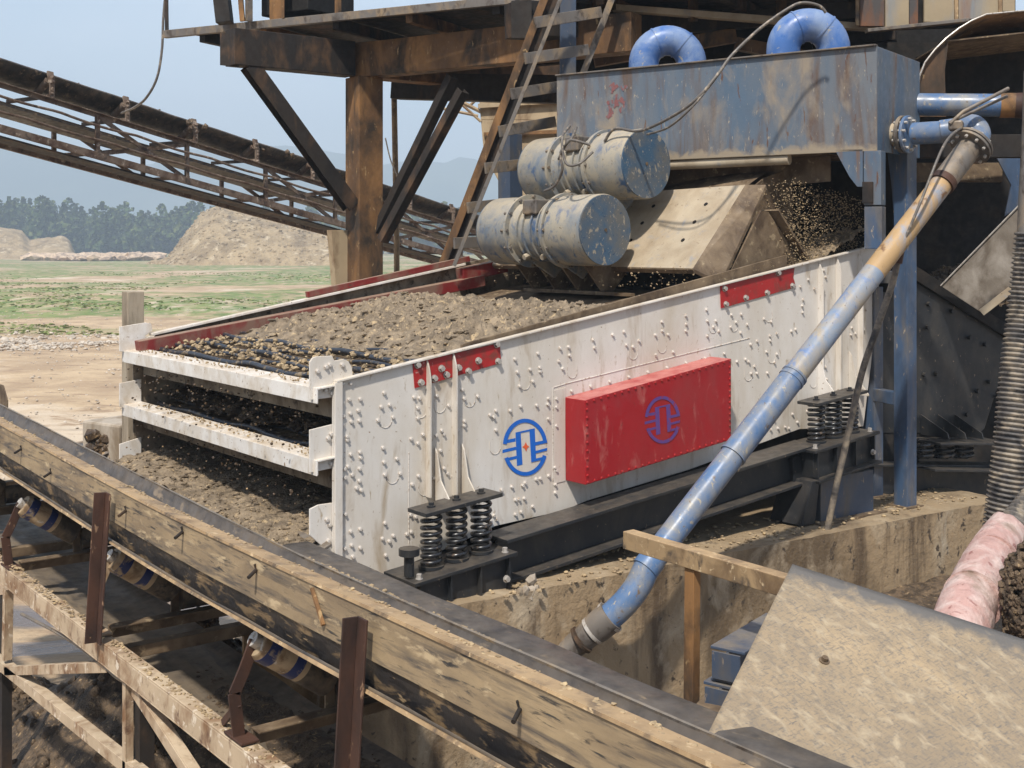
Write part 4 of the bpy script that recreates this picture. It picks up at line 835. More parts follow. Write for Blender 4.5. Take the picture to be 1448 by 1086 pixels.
for x in (1302, 1326, 1350):
    MB().prism([onP(x, 586, .002), onP(x, 614, .002), onP(x, 614, .002)+nrm2*.32, onP(x, 614, .002)+nrm2*.30+UP*.05], (.012, 0, 0)).build('gusset', 'darkpaint', ds, bevel=.002)
b = MB(); a = onP(1285, 618, 0); c = onP(1388, 618, 0); b.prism([a, c, c+nrm2*.36, a+nrm2*.36], (0, 0, -.02)); b.build('spring_plate', 'darkpaint', ds, bevel=.003)
b = MB(); a = onP(1270, 652, -.05); c = onP(1400, 655, -.05); b.prism([a, c, c+nrm2*.42, a+nrm2*.42], (0, 0, -.02)); b.build('base_plate', 'darkpaint', ds, bevel=.003)
for x in (1306, 1334, 1362):
    p = onP(x, 650, .18); MB().coil(p-UP*.005, .175, .075, .018, 3.2, 8, 20).build('spring', 'spring', ds, smooth=70)
a = onP(1215, 680, .12); c = onP(1405, 680, .12)
MB().ibeam(a, c, .2, .30, .02).build('base_beam', 'darkpaint', ds, bevel=.003)
MB().prism([onP(1215, 712, .1), onP(1215, 400, -.25), onP(1300, 400, -.25), onP(1300, 712, .1)], (0, .02, 0)).build('inner_panel', 'dark', ds)

# bright chute plate
ch = thing('chute', W(1400, 400, 10.3), 'sloping muddy grey chute plate beside the ribbed hose at the right edge', 'chute')
cp = [W(1330, 404, 10.5), W(1443, 288, 10.3), W(1560, 170, 10.1), W(1560, 330, 9.8), W(1432, 412, 10.1), W(1388, 442, 10.2)]
MB().prism(cp, FW*.015).build('slope_plate', 'chutesteel', ch, bevel=.002)
MB().beam(W(1388, 442, 10.2), W(1432, 408, 10.1), .05, .06).build('lip', 'tan_plate', ch, bevel=.003)
MB().tube([W(1330, 404, 10.48), W(1443, 288, 10.28)], .006, 6).build('edge_bar', 'boltgrey', ch)
# shed body behind : back wall near black, shade of the void painted in
hb = thing('plant_housing', W(1360, 400, 12.5), 'dark steel plant housing, shade painted in, filling the space behind the posts at the right', 'housing')
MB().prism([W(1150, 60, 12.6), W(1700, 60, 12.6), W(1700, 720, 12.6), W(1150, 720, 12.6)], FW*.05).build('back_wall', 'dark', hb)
a = W(1240, 232, 11.2); MB().beam(W(1226, 244, 11.3), W(1416, 244, 11.1), .1, .17).build('cross_beam', 'mudsteel', hb, bevel=.004)
MB().beam(W(1226, 208, 10.9), W(1560, 206, 10.7), .08, .2).build('cross_beam', 'rust_dark', hb, bevel=.004)
MB().prism([W(1410, 224, 10.6), W(1448, 224, 10.6), W(1500, 224, 10.6), W(1500, 300, 10.6), W(1443, 290, 10.6), W(1421, 306, 10.6), W(1430, 262, 10.6)], FW*.02).build('blue_bracket', 'frame_blue', hb, bevel=.003)
b = MB(); rn = random.Random(8); random.seed(8)
def hp(u, v):
    p = W(1255+210*u, 345, 11.6+.7*v); p.z = CAMH-.55+.35*(1-abs(u-.5))*v+.05*fbm(u*6, v*4)+.1*u*0; return p
b.grid(hp, 40, 14)
for i in range(500): b.lump(hp(rn.random(), rn.random()), rn.uniform(.01, .04))
b.build('wet_gravel', 'mud2', smooth=50, kind='stuff', label='dark wet gravel behind the charcoal screen at the right', category='gravel')
# curved-rim drum
dr = thing('hopper', W(1400, 110, 10.4), 'dark brown hopper with a curved pale rim at the upper right', 'hopper')
rim = [(1296, 165), (1300, 108), (1308, 88), (1322, 70), (1338, 54), (1356, 40), (1374, 29), (1395, 20), (1448, 15), (1560, 8)]
R0 = [W(x, y, 10.4) for x, y in rim]; back = [p+V((.72, .69, 0))*1.3+UP*-.15 for p in R0]
b = MB(); n = len(R0); b.add(R0+back, [(i, i+1, n+i+1, n+i) for i in range(n-1)])
o = b.build('shell', 'rust', dr, smooth=50); sm = o.modifiers.new('s', 'SOLIDIFY'); sm.thickness = .012
MB().prism([W(1297, 165, 10.43), W(1301, 108, 10.43), W(1309, 88, 10.43), W(1323, 70, 10.43), W(1339, 55, 10.43), W(1341, 62, 10.43), W(1336, 100, 10.43), W(1338, 165, 10.43)], FW*.012).build('side_plate', 'rust', dr)
MB().tube(R0, .007, 6).build('rim', 'boltgrey', dr, smooth=50)
MB().prism([W(1338, 57, 10.45), W(1560, 33, 10.45), W(1560, 36, 10.45)+FW*1.2, W(1345, 62, 10.45)+FW*1.2], (0, 0, -.012)).build('shelf_plate', 'mudsteel', dr)
MB().prism([W(1296, 80, 11.6), W(1560, 30, 11.6), W(1560, 230, 11.6), W(1296, 230, 11.6)], FW*.02).build('back_wall', 'dark', dr)
# horizontal blue pipe
bp_ = thing('blue_pipe', W(1350, 150, 9.95), 'horizontal blue pipe with a rusty brown coupling left of the hopper wall', 'pipe')
MB().tube([W(1240, 147, 10.25), W(1432, 149, 9.9)], .092, 28).build('pipe', 'blue_grey_pipe' if 0 else 'blue_pipe', bp_, smooth=60)
MB().tube([W(1414, 149, 9.93), W(1436, 149, 9.9)], .10, 28).build('coupling', 'rust', bp_, smooth=60)
MB().tube([W(1436, 149, 9.9), W(1460, 150, 9.85), W(1520, 152, 9.8)], .11, 28, True, [.10, .112, .112]).build('rusty_section', 'rust_red', bp_, smooth=60)
# upper right panels
up = thing('control_cabin', W(1330, 20, 11.3), 'tan and rusty panelled cabin wall at the top right corner', 'cabin')
for (x0, x1, yb, m_) in ((1210, 1216, 36, 'ochre'), (1216, 1251, 37, 'panelrust'), (1252, 1286, 40, 'panel'), (1286, 1299, 34, 'panelrust'), (1307, 1350, 31, 'panel'), (1350, 1356, 28, 'ochre'), (1356, 1412, 27, 'panel'), (1412, 1418, 18, 'ochre'), (1418, 1436, 16, 'panel')):
    MB().prism([W(x0, -90, 11.4), W(x1-.6, -90, 11.4), W(x1-.6, yb, 11.4), W(x0, yb, 11.4)], FW*(.04 if m_ != 'ochre' else .02)).build('panel', m_, up, bevel=.004)
MB().prism([W(1200, -60, 11.8), W(1436, -60, 11.8), W(1436, 36, 11.8), W(1200, 44, 11.8)], FW*.05).build('back_panel', 'dark', up)
MB().beam(W(1225, 44, 11.2), W(1368, 29, 11.2), .10, .03).build('sill', 'greysteel', up, bevel=.003)
# right edge : smooth pipe, ribbed hoses, pink wrapped hose
MB().tube([W(1466, 100, 8.6), W(1464, 170, 8.6), W(1460, 260, 8.5), W(1456, 345, 8.45), W(1451, 400, 8.4), W(1445, 480, 8.35)], .085, 24).build('drain_pipe', 'greysteel', smooth=60, label='smooth grey vertical pipe above the ribbed hose at the right edge', category='pipe')
def ribbed(path, r, pitch=.032, m='hose', **tags):
    pts = smoothpath(path, 10); L = sum((b-a).length for a, b in zip(pts, pts[1:])); n = int(L/pitch)
    # resample
    out = []; acc = 0; seg = 0; pos = pts[0]; cum = [0]
    for a, b in zip(pts, pts[1:]): cum.append(cum[-1]+(b-a).length)
    def at(s):
        for i in range(len(cum)-1):
            if s <= cum[i+1]: return pts[i].lerp(pts[i+1], (s-cum[i])/(cum[i+1]-cum[i]+1e-9))
        return pts[-1]
    P_ = []; RS = []
    for i in range(n*4):
        P_.append(at(L*i/(n*4-1))); ph = i % 4; RS.append(r*(1.0 if ph in (1, 2) else .86))
    return MB().tube(P_, r, 28, True, RS).build('ribbed_hose', m, smooth=80, **tags)
ribbed([W(1462, 330, 8.2), W(1452, 430, 8.2), W(1440, 530, 8.15), W(1430, 640, 8.1), W(1420, 720, 8.1), W(1412, 790, 8.1)], .122, label='upright dusty grey ribbed hose at the right edge', category='hose')
ribbed([W(1500, 670, 6.6), W(1455, 725, 6.5), W(1415, 775, 6.4), W(1395, 800, 6.35)], .098, .026, label='short ribbed hose running into the pink wrapped sleeve', category='hose')
def pinkf():
    pts = smoothpath([W(1424, 752, 6.42), W(1402, 785, 6.2), W(1380, 830, 5.95), W(1362, 875, 5.7), W(1340, 950, 5.4)], 10); rs = []
    n = len(pts); b = MB(); b.tube(pts, .1, 48, True, [.105+.035*i/n for i in range(n)])
    for i, p in enumerate(b.v): p += V((1, 0, .5))*(.022*fbm(p.x*13+p.z*9, p.y*6, p.z*4)+.008*fbm(p.x*40, p.y*20, p.z*14)); b.v[i] = p
    return b
pk = thing('pink_sleeve', W(1380, 870, 5.8), 'pale pink plastic sleeve wrapped round the hose behind the muddy plate', 'hose sleeve')
pinkf().build('wrap', 'pink', pk, smooth=80)
for s in (.35, .8):
    p = W(1424, 752, 6.42).lerp(W(1362, 875, 5.7), s); d_ = (W(1362, 875, 5.7)-W(1424, 752, 6.42)).normalized(); d_ = (d_+V((.1, 0, .2))).normalized()
    MB().tube([p-d_*.004, p+d_*.004], .116+.03*s, 30).build('tie', 'pink', pk, smooth=50)
b = MB(); random.seed(21); c = W(1482, 850, 5.7)
for i in range(3600):
    v = V((random.gauss(0, 1), random.gauss(0, 1), random.gauss(0, 1))).normalized(); b.lump(c+V((v.x*.19, v.y*.19, v.z*.30))*(1+.12*fbm(v.x*3, v.y*3, v.z*3)), random.uniform(.005, .02))
b.build('spoil_heap', 'mud2', smooth=40, kind='stuff', label='clump of dark crumbly soil at the right edge beside the pink sleeve', category='soil')

# ================================================================== UPPER STEEL PLATFORM
pf = thing('steel_platform', W(515, 395, 13.5), 'rusty brown steel platform with beams and braces behind the screen', 'platform')
cc = W(515, 345, 13.5)
cb = MB(); w = .30; z0, z1 = -.1, CAMH+1.81
for dx, dy in ((0, 0),):
    cb.box((cc.x, cc.y, (z0+z1)/2), (w, w, z1-z0))
cb.build('column', 'rust', pf, bevel=.008)
c2 = W(474, 345, 13.4); b = MB(); b.prism([V((c2.x, c2.y, 2.2)), V((c2.x+.16, c2.y, 2.2)), V((c2.x+.14, c2.y, 2.7)), V((c2.x+.2, c2.y, 3.45)), V((c2.x-.05, c2.y, 3.45)), V((c2.x+.02, c2.y, 2.7))], (0, .1, 0)); b.build('column_bracket', 'duct', pf, bevel=.004)
hB = CAMH+1.81+.185
pL = W(325, 70, 12.55); pL.z = hB; pc = V((cc.x, cc.y, hB)); pR = W(900, 75, 11.7); pR.z = hB
MB().beam(pL, pc+(pc-pL).normalized()*(-.17), .22, .37).build('beam', 'rust_dark', pf, bevel=.006)
MB().beam(pc+V((.1, 0, 0)), V((10.9, pc.y, hB)), .22, .37).build('beam', 'rust', pf, bevel=.006)
MB().beam(pc+(pR-pc).normalized()*(-.12), pR, .22, .37).build('beam', 'rust', pf, bevel=.006)
# open channel end plate at the beam's left end
pe = W(325, 70, 12.5); pe.z = hB
MB().prism([W(311, 46, 12.62), W(338, 50, 12.5), W(338, 95, 12.5), W(311, 92, 12.62)], FW*.01).build('beam_end', 'rust_dark', pf, bevel=.002)
# braces
MB().channel(W(352, 92, 12.65), W(497, 292, 13.35), .16, .15, .014, up=V((0, 1, 0))).build('brace', 'rust_dark', pf, bevel=.003)
MB().channel(W(640, 108, 12.9), W(530, 335, 13.5), .10, .10, .012, up=V((1, 0, 0))).build('brace', 'rust_dark', pf, bevel=.003)
MB().channel(W(655, 128, 12.6), W(541, 340, 13.2), .10, .10, .012, up=V((1, 0, 0))).build('brace', 'rust_dark', pf, bevel=.003)
# deck with edge channel
hD = CAMH+2.37
e0_ = W(233, 49, 14); e0_.z = hD; e1_ = W(723, 0, 12.02); e1_.z = hD
ed = (e1_-e0_).normalized(); bk_ = V((-ed.y, ed.x, 0)); bk_ = bk_ if bk_.dot(FW) > 0 else -bk_
e2_ = e1_+ed*3.2
MB().beam(e0_, e2_, .06, .085).build('edge_channel', 'greysteel', pf, bevel=.004)
MB().prism([e0_+UP*.03+bk_*.04, e2_+UP*.03+bk_*.04, e2_+UP*.03+bk_*2.8, e0_+UP*.03+bk_*2.2+ed*.9], (0, 0, .02)).build('deck_plate', 'rust_dark', pf)
for k, s in enumerate((.5, 1.35, 2.3, 3.2, 4.2, 5.3, 6.4)):
    p = e0_+ed*s-UP*.055; MB().beam(p+bk_*.05, p+bk_*(2.2 if s < 1.5 else 2.75), .08, .12).build('joist', 'rust' if k % 2 else 'rust_dark', pf, bevel=.003)
for s in (1.1, 2.5): MB().beam(e0_+bk_*s-UP*.18+ed*s*.35, e2_+bk_*s-UP*.18, .10, .16).build('joist', 'rust_dark', pf, bevel=.003)
# lower beams to the right of the column, behind the ladder
MB().beam(W(560, 122, 14.5), W(830, 128, 13.2), .2, .30).build('beam', 'rust_dark', pf, bevel=.005)
MB().beam(W(722, 28, 11.8), W(1010, 40, 12.7), .30, .33).build('box_beam', 'rust_dark', pf, bevel=.004)
MB().prism([W(723, 1, 11.66), W(752, 0, 11.66), W(752, 54, 11.66), W(723, 54, 11.66)], FW*.02).build('beam_end', 'rust_dark', pf, bevel=.003)
MB().beam(W(850, 10, 12.0), W(1240, 40, 11.6), .12, .06).build('ledge', 'tan_plate', pf, bevel=.003)
MB().prism([W(810, -80, 12.9), W(1424, -80, 12.9), W(1424, 120, 12.9), W(810, 120, 12.9)], FW*.06).build('fascia', 'dark', pf)
for k, (x, wd) in enumerate(((745, 12), (845, 10), (980, 8), (1105, 8))):
    MB().beam(W(x, -60, 11.9), W(x, 30 if k else 0, 11.9), .07, .07).build('upright', 'rust', pf)
MB().beam(W(1040, 62, 12.2), W(1240, 100, 12.2), .12, .12).build('stringer', 'rust', pf, bevel=.003)
MB().beam(W(840, 85, 12.2), W(1040, 50, 12.2), .10, .14).build('stringer', 'rust', pf, bevel=.003)
# on top of the platform
MB().beam(W(318, 33, 13.4), W(300, -120, 13.4), .18, .16).build('upright', 'rust_dark', pf, bevel=.004)
MB().beam(W(343, 30, 13.3), W(330, -120, 13.3), .05, .05).build('upright', 'rust', pf)
MB().beam(W(352, 30, 13.3), W(352, -120, 13.3), .06, .06).build('upright', 'greysteel', pf)
MB().beam(W(236, 46, 14), W(234, -100, 14), .035, .035).build('upright', 'rust_dark', pf)
MB().beam(W(478, 20, 13.0), W(478, -120, 13.0), .05, .05).build('upright', 'rust', pf)
cbx = thing('steel_cabinet', W(430, 22, 13.6), 'black steel cabinet standing on the upper left of the platform', 'cabinet')
b = MB(); p = W(430, 22, 13.6); b.box((p.x+.1, p.y+.1, p.z+.6), (.72, .72, 1.2), .3); b.build('body', 'dark', cbx, bevel=.01)
MB().prism([W(381, -60, 13.35), W(402, -60, 13.2), W(402, 26, 13.2), W(381, 28, 13.35)], FW*.02).build('side_panel', 'rust', cbx, bevel=.003)
MB().beam(W(803, -60, 11.65), W(803, 345, 11.65)-UP*1.0, .15, .12, up=FW).build('steel_post', 'slate', bevel=.005, label='tall slate steel post rising past the left end of the blue feed box', category='post')
# vertical pole + dark post behind
MB().tube([W(557, 118, 14.6), W(561, 345, 14.6), W(561, 420, 14.6)], .035, 10).build('pole', 'ochre', smooth=50, label='thin ochre pole standing just right of the brown column', category='pole')
MB().beam(W(724, 345, 12.4)-UP*1.8, W(721, 190, 12.4), .20, .16).build('steel_post', 'slate', bevel=.005, label='short slate post seen between the ladder and the upper motor', category='post')
MB().tube(smoothpath([W(545, 195, 13.3), W(552, 225, 13.3), W(562, 250, 13.3)], 5), .008, 6).build('cable_end', 'cable', smooth=50, label='thin dark cable hanging beside the brown column', category='cable')
# tan hopper duct behind the ladder
du_ = thing('discharge_duct', W(720, 250, 17), 'dusty beige discharge duct tapering down behind the ladder', 'duct')
b = MB(); pr = [(-.55, 130), (.42, 130), (.30, 250), (-.02, 330)]
def ring(px0, px1, y, f): return [W(px0, y, f), W(px1, y, f), W(px1, y, f+.8), W(px0, y, f+.8)]
lv = [ring(676, 800, 118, 17), ring(680, 800, 170, 17), ring(684, 800, 215, 17), ring(742, 812, 330, 17)]
for a, c in zip(lv, lv[1:]): b.hexa(c, a)
b.build('duct_body', 'duct', du_, bevel=.01)
MB().beam(W(676, 150, 16.95), W(800, 142, 16.95), .05, .06).build('stiffener', 'duct', du_)
MB().beam(W(684, 190, 16.95), W(800, 186, 16.95), .05, .05).build('stiffener', 'rust', du_)
wl = MB(); base = [(600, 118), (615, 126), (640, 138), (664, 150), (680, 158)]; top = [(600, 118), (640, 120), (678, 124)]
wl.tube([W(x, y, 17) for x, y in base], .03, 6)
for a, c in (((615, 126), (640, 120)), ((640, 138), (650, 121)), ((640, 138), (672, 128)), ((664, 150), (676, 138)), ((620, 133), (664, 140)), ((650, 145), (680, 172)), ((610, 150), (676, 164))): wl.tube([W(*a, 17), W(*c, 17)], .022, 6)
wl.build('lattice_bracket', 'duct', smooth=40, label='beige lattice strut ending at the duct under the platform', category='strut')
# ladder ---------------------------------------------------------------
la = thing('ladder', W(640, 375, 11.3), 'rusty steel ladder leaning up past the left end of the blue feed box', 'ladder')
La, Lb_ = W(790, -40, 11.2), W(630, 376, 11.3); Ra, Rb_ = W(880, -40, 11.5), W(742, 300, 11.62)
Rb_ = Ra+(Lb_-La)*.9
MB().beam(La-RT*.035, Lb_-RT*.035, .07, .05, up=FW).build('stile', 'rust', la, bevel=.002); MB().beam(La+RT*.045+FW*.03, Lb_+RT*.045+FW*.03, .088, .012, up=FW).build('stile_web', 'rust_dark', la)
MB().beam(W(808, -40, 10.97), W(642, 376, 10.97), .034, .04, up=FW).build('stile', 'greysteel', la, bevel=.002)
MB().beam(Ra, Rb_, .06, .05, up=FW).build('stile', 'greysteel', la, bevel=.002)
for (x0, y0, x1, y1) in ((757, 32, 850, 17), (742, 83, 832, 70), (723, 133, 805, 120), (706, 186, 785, 172), (686, 238, 764, 230), (661, 294, 742, 285), (642, 344, 720, 340)):
    MB().beam(W(x0, y0, 11.05), W(x1, y1, 11.4), .03, .10).build('rung', 'greysteel', la, bevel=.003)

# ================================================================== BACKGROUND CONVEYOR
bc = thing('belt_conveyor', W(250, 300, 20), 'long muddy inclined belt conveyor crossing the sky at the left', 'conveyor')
T0 = W(-140, 52, 16.2); T1 = W(700, 322, 26); ax = (T1-T0).normalized(); sd_ = ax.cross(UP).normalized(); upn = sd_.cross(ax)
if sd_.dot(FW) > 0: sd_ = -sd_        # sd_ points toward the viewer side
Ltot = (T1-T0).length
def at(s, side=0, h=0): return T0+ax*s+sd_*side+UP*h
# troughed belt
b = MB(); prof = [(.50, .0), (.34, -.09), (.15, -.17), (-.15, -.17), (-.34, -.09), (-.50, .0)]
n = 60; vs_ = []
for i in range(n+1):
    s = Ltot*i/n
    for (a, h) in prof: vs_.append(at(s, a, h+.015*fbm(s*1.3, a*3)))
b.add(vs_, [(i*6+j, i*6+j+1, (i+1)*6+j+1, (i+1)*6+j) for i in range(n) for j in range(5)])
o = b.build('belt', 'rubber', bc, smooth=60); m_ = o.modifiers.new('s', 'SOLIDIFY'); m_.thickness = .03
b = MB(); b.add([at(0, .40, -.56), at(Ltot, .40, -.56), at(Ltot, -.40, -.56), at(0, -.40, -.56)], [(0, 1, 2, 3)]); o = b.build('return_belt', 'rubber', bc); m_ = o.modifiers.new('s', 'SOLIDIFY'); m_.thickness = .03
for side in (.56, -.56):
    MB().angle(at(0, side, -.34), at(Ltot, side, -.34), .07, .012).build('top_chord', 'truss', bc, bevel=.002)
    MB().channel(at(0, side, -.95), at(Ltot, side, -.95), .07, .10, .012).build('bottom_chord', 'truss', bc, bevel=.002)
MB().beam(at(0, .3, -1.045), at(Ltot, .3, -1.045), .4, .025).build('walkway', 'rust_dark', bc)
for (h0, sag, sd0) in ((-.50, .03, .62), (-.72, .02, .60)):
    pp = [at(Ltot*i/90, sd0, h0-sag*abs(math.sin(i*.33+h0*9))) for i in range(91)]
    MB().tube(pp, .020, 7).build('conduit', 'truss', bc, smooth=50)
rn = random.Random(6); k = 0; s = 1.0
while s < Ltot:
    for side in (.56, -.56):
        MB().beam(at(s, side, -.36), at(s, side, -.91), .06, .05, up=sd_).build('post', 'truss', bc)
        e = s+1.55 if k % 2 else s-1.55
        MB().beam(at(s+.04, side*.98, -.38), at(e, side*.98, -.91), .06, .03, up=sd_).build('diagonal', 'truss', bc)
    MB().beam(at(s, .6, -.90), at(s, -.6, -.90), .05, .05).build('cross_member', 'truss', bc)
    s += 1.6; k += 1
s = .6
while s < Ltot:
    b = MB(); b.beam(at(s, .58, -.34), at(s, .58, -.10), .07, .03, up=sd_); b.beam(at(s, .58, -.12), at(s+.02, .50, .05), .09, .03, up=sd_); b.beam(at(s, .56, -.30), at(s, -.56, -.30), .06, .05)
    for q_ in range(6): random.seed(q_+int(s*10)); b.lump(at(s, .585, -.32+.055*q_), random.uniform(.02, .045))
    b.build('idler_bracket', 'truss', bc)
    MB().tube([at(s, .50, -.07), at(s, .18, -.25)], .055, 12).build('idler', 'truss', bc, smooth=50)
    s += 1.25
b = MB(); random.seed(33); rn = random.Random(33)
for i in range(900): b.lump(at(rn.random()*Ltot, .4*rn.gauss(0, .5), -.06+.07*rn.random()), rn.uniform(.02, .06))
b.build('belt_load', 'mud2', kind='stuff', label='thin layer of mud lumps riding on the far inclined belt', category='gravel')
pts = [W(236, -30, 15.3), W(231, 25, 15.3), W(229, 70, 15.3), W(222, 110, 15.3), W(207, 138, 15.4), W(190, 152, 15.8), W(172, 160, 16.5)]
MB().tube(smoothpath(pts, 8), .016, 8).build('power_cable', 'cable', smooth=60, label='long cable hanging from the platform corner down to the inclined conveyor', category='cable')

# ================================================================== FOREGROUND CONVEYOR
fc = thing('belt_conveyor', (2.3, 4.5, 0), 'muddy troughed belt conveyor running across the foreground on a pale channel frame', 'conveyor')
YA, YBEND, YZ = 1.2, 7.0, 11.3
def rise(y): t = y-4.6; return 0 if t < 0 else (.035*t*t/3 if t < 1.5 else .035*(t-.75))
def run(fn_prof, name, m, ys=None, par=fc, smooth=0, thick=0, wob=0, **tags):
    ys = ys or [YA+(YZ-YA)*i/70 for i in range(71)]; b = MB(); k = len(fn_prof); vs_ = []
    for y in ys:
        for j, (x, h) in enumerate(fn_prof): vs_.append(V((x+wob*fbm(y*1.2, j*3.3), y, CAMH-h+rise(y)+wob*fbm(y*1.1, j*5+20))))
    b.add(vs_, [(i*k+j, i*k+j+1, (i+1)*k+j+1, (i+1)*k+j) for i in range(len(ys)-1) for j in range(k-1)])
    o = b.build(name, m, par, smooth=smooth, **tags)
    if thick: s_ = o.modifiers.new('s', 'SOLIDIFY'); s_.thickness = thick; s_.offset = 0
    return o
# near rail with flange, skirt and rubber seal
run([(2.056, 1.190), (2.058, 1.182), (2.140, 1.196)], 'skirt_rail', 'ochre', thick=.007, wob=.002)
run([(2.062, 1.190), (2.052, 1.347)], 'skirt_plate', 'skirt', thick=.006, wob=.003)
run([(2.062, 1.335), (2.074, 1.46)], 'skirt_seal', 'strips', thick=.008, wob=.003)
# belt
run([(2.028, 1.445), (2.036, 1.432), (2.20, 1.55), (2.37, 1.675), (2.72, 1.675), (2.90, 1.60)], 'belt', 'rubber_brown', smooth=60, thick=.014, wob=.006)
run([(2.018, 1.440), (2.024, 1.430)], 'belt_edge', 'ochre', thick=.009, wob=.003)
# far skirt and rubber apron
run([(2.80, 1.526), (2.74, 1.66), (2.70, 1.74)], 'skirt_plate', 'rubber', thick=.010, wob=.006, smooth=40, label='dark far skirt board with dusty streaks')
run([(2.796, 1.520), (2.808, 1.520)], 'skirt_edge', 'greysteel', thick=.010, wob=.004)
run([(2.85, 1.62), (2.98, 1.60), (3.10, 1.60), (3.16, 1.66)], 'rubber_apron', 'rubber', ys=[YA+(5.9-YA)*i/30 for i in range(31)], smooth=60, thick=.012, wob=.008)
b = MB(); rn = random.Random(17); random.seed(17)
for i in range(1800):
    y = rn.uniform(3.6, 6.2); w_ = (y-3.6)/2.6; b.lump(V((2.84+rn.random()*.12, y, CAMH-1.60+rn.random()*.015*w_)), rn.uniform(.004, .012)*(.5+w_), (1.2, 1.2, .8))
b.build('spilled_grit', 'stones', smooth=40, kind='stuff', label='sandy grit spilled along the far skirt of the foreground conveyor', category='grit')
b = MB(); rn = random.Random(19); random.seed(19)
for i in range(500):
    y = rn.uniform(1.6, 9); b.lump(V((2.06+rn.random()*.08, y, CAMH-1.188+rise(y))), rn.uniform(.002, .008), (1.3, 1.3, .7))
for i in range(700):
    y = rn.uniform(1.6, 9); b.lump(V((2.0+rn.random()*.06, y, CAMH-1.893+rise(y)*.2)), rn.uniform(.002, .009), (1.3, 1.3, .7))
b.build('mud_crumbs', 'stones', smooth=40, kind='stuff', label='dried mud crumbs lying on the foreground conveyor rail and frame', category='mud')
# frame channel
def fh(y): return CAMH-1.95+rise(y)*.3
ys_ = [YA+(YZ-YA)*i/20 for i in range(21)]
for nm, X in (('frame_channel', 2.03), ('frame_channel', 3.15)):
    b = MB()
    b.channel(V((X, YA, CAMH-1.95)), V((X, YBEND, CAMH-1.95)), .07, .11, .009, side=-1 if X < 3 else 1)
    b.channel(V((X, YBEND, CAMH-1.95)), V((X, YZ, CAMH-1.95+.02)), .07, .11, .009, side=-1 if X < 3 else 1)
    b.build(nm, 'framepale', fc, bevel=.003)
for y in (1.4, 3.50, 5.89, 8.3, 10.7):
    zt_ = CAMH-1.205+rise(y)
    MB().angle(V((1.975, y, CAMH-1.895)), V((2.020, y, zt_)), .062, .008, up=V((1, 0, 0)), a=-1, b=1).build('skirt_post', 'rust_red', fc, bevel=.002)
    MB().beam(V((2.07, y+.15, CAMH-2.02)), V((3.14, y+.15, CAMH-2.02)), .07, .06).build('cross_tie', 'mudsteel', fc, bevel=.003)
# small stub rods on the skirt
for (x, y) in ((30, 635), (72, 668), (258, 752), (362, 806), (178, 722), (735, 1003)):
    r_ = ray(x, y); k = None
    p = onX(x, y, 2.052); q_ = p+V((-.045, -.03, -.015)); o = MB(); o.tube([p, q_], .007, 8); o.beam(p+V((.0, .012, .02)), p+V((.012, .0, -.03)), .012, .006); o.build('latch_rod', 'rust_dark', fc, smooth=30)
b = MB(); p = onX(440, 830, 2.22); b.beam(onX(441, 832, 2.050), onX(457, 884, 2.042), .012, .012); b.build('strap', 'rust', fc)
# idler stations
for i, y in enumerate((4.40, 6.01, 7.55, 9.2, 2.8)):
    st = MB()
    st.angle(V((2.07, y, CAMH-1.86)), V((3.13, y, CAMH-1.86)), .07, .008); st.build('idler_base', 'mudsteel', fc, bevel=.002)
    zb_ = CAMH-1.885
    path = [V((2.02, y, zb_)), V((2.00, y, zb_+.17)), V((2.04, y, zb_+.25)), V((2.085, y, CAMH-1.53))]
    b = MB()
    for a, c in zip(path, path[1:]): b.beam(a, c+(c-a).normalized()*.005, .010, .05, up=V((1, 0, 0)))
    for a, c in zip(path, path[1:]): b.beam(a+V((.005, .028, 0)), c+V((.005, .028, 0)), .045, .007, up=V((1, 0, 0)))
    b.beam(V((2.02, y, zb_+.13)), V((2.03, y+.17, zb_+.0)), .012, .03)
    b.box((2.03, y, zb_+.002), (.075, .16, .010))
    b.build('idler_bracket', 'rust_red' if i != 1 else 'framepale', fc, bevel=.002)
    a = V((2.10, y, CAMH-1.535)); c = V((2.40, y, CAMH-1.745)); d_ = (c-a).normalized()
    rl = MB().tube([a, a+d_*.02, c], .066, 24, True, [.056, .066, .066]).build('idler_roller', 'roller_white', fc, smooth=40)
    MB().tube([a+d_*.022, a+d_*.075], .0675, 24).build('blue_band', 'roller_blue', rl, smooth=40)
    MB().tube([a+d_*.155, a+d_*.20], .0675, 24).build('blue_band', 'roller_blue', rl, smooth=40)
    MB().tube([a+d_*.225, c], .0672, 24).build('muddy_sleeve', 'rubber_brown', rl, smooth=40)
    MB().tube([a-d_*.03, a+d_*.002], .030, 14).build('roller_cap', 'boltgrey', rl, smooth=40)
    MB().tube([V((2.43, y, CAMH-1.785)), V((2.70, y, CAMH-1.785))], .064, 20).build('idler_roller', 'rubber_brown', fc, smooth=40)
    MB().beam(V((2.415, y, CAMH-1.86)), V((2.415, y, CAMH-1.72)), .012, .05, up=V((1, 0, 0))).build('idler_fork', 'mudsteel', fc)
# return belt with mud
run([(2.25, 2.18), (2.38, 2.20), (2.66, 2.20), (2.78, 2.18)], 'return_belt', 'rubber_brown', smooth=60, thick=.012, wob=.012)
b = MB(); rn = random.Random(41); random.seed(41)
def rb(u, v):
    x = 2.36+.38*u; y = 1.5+9*v; return V((x, y, CAMH-2.20+.035*math.sin(u*math.pi)*(.6+.8*fbm(y*1.4, 2))+.012*fbm(x*12, y*9)))
b.grid(rb, 24, 160)
for i in range(1200): b.lump(rb(rn.random(), rn.random()), rn.uniform(.005, .018))
b.build('mud_deposit', 'mud2', smooth=50, kind='stuff', label='ridge of dark mud lying on the lower return belt', category='mud')
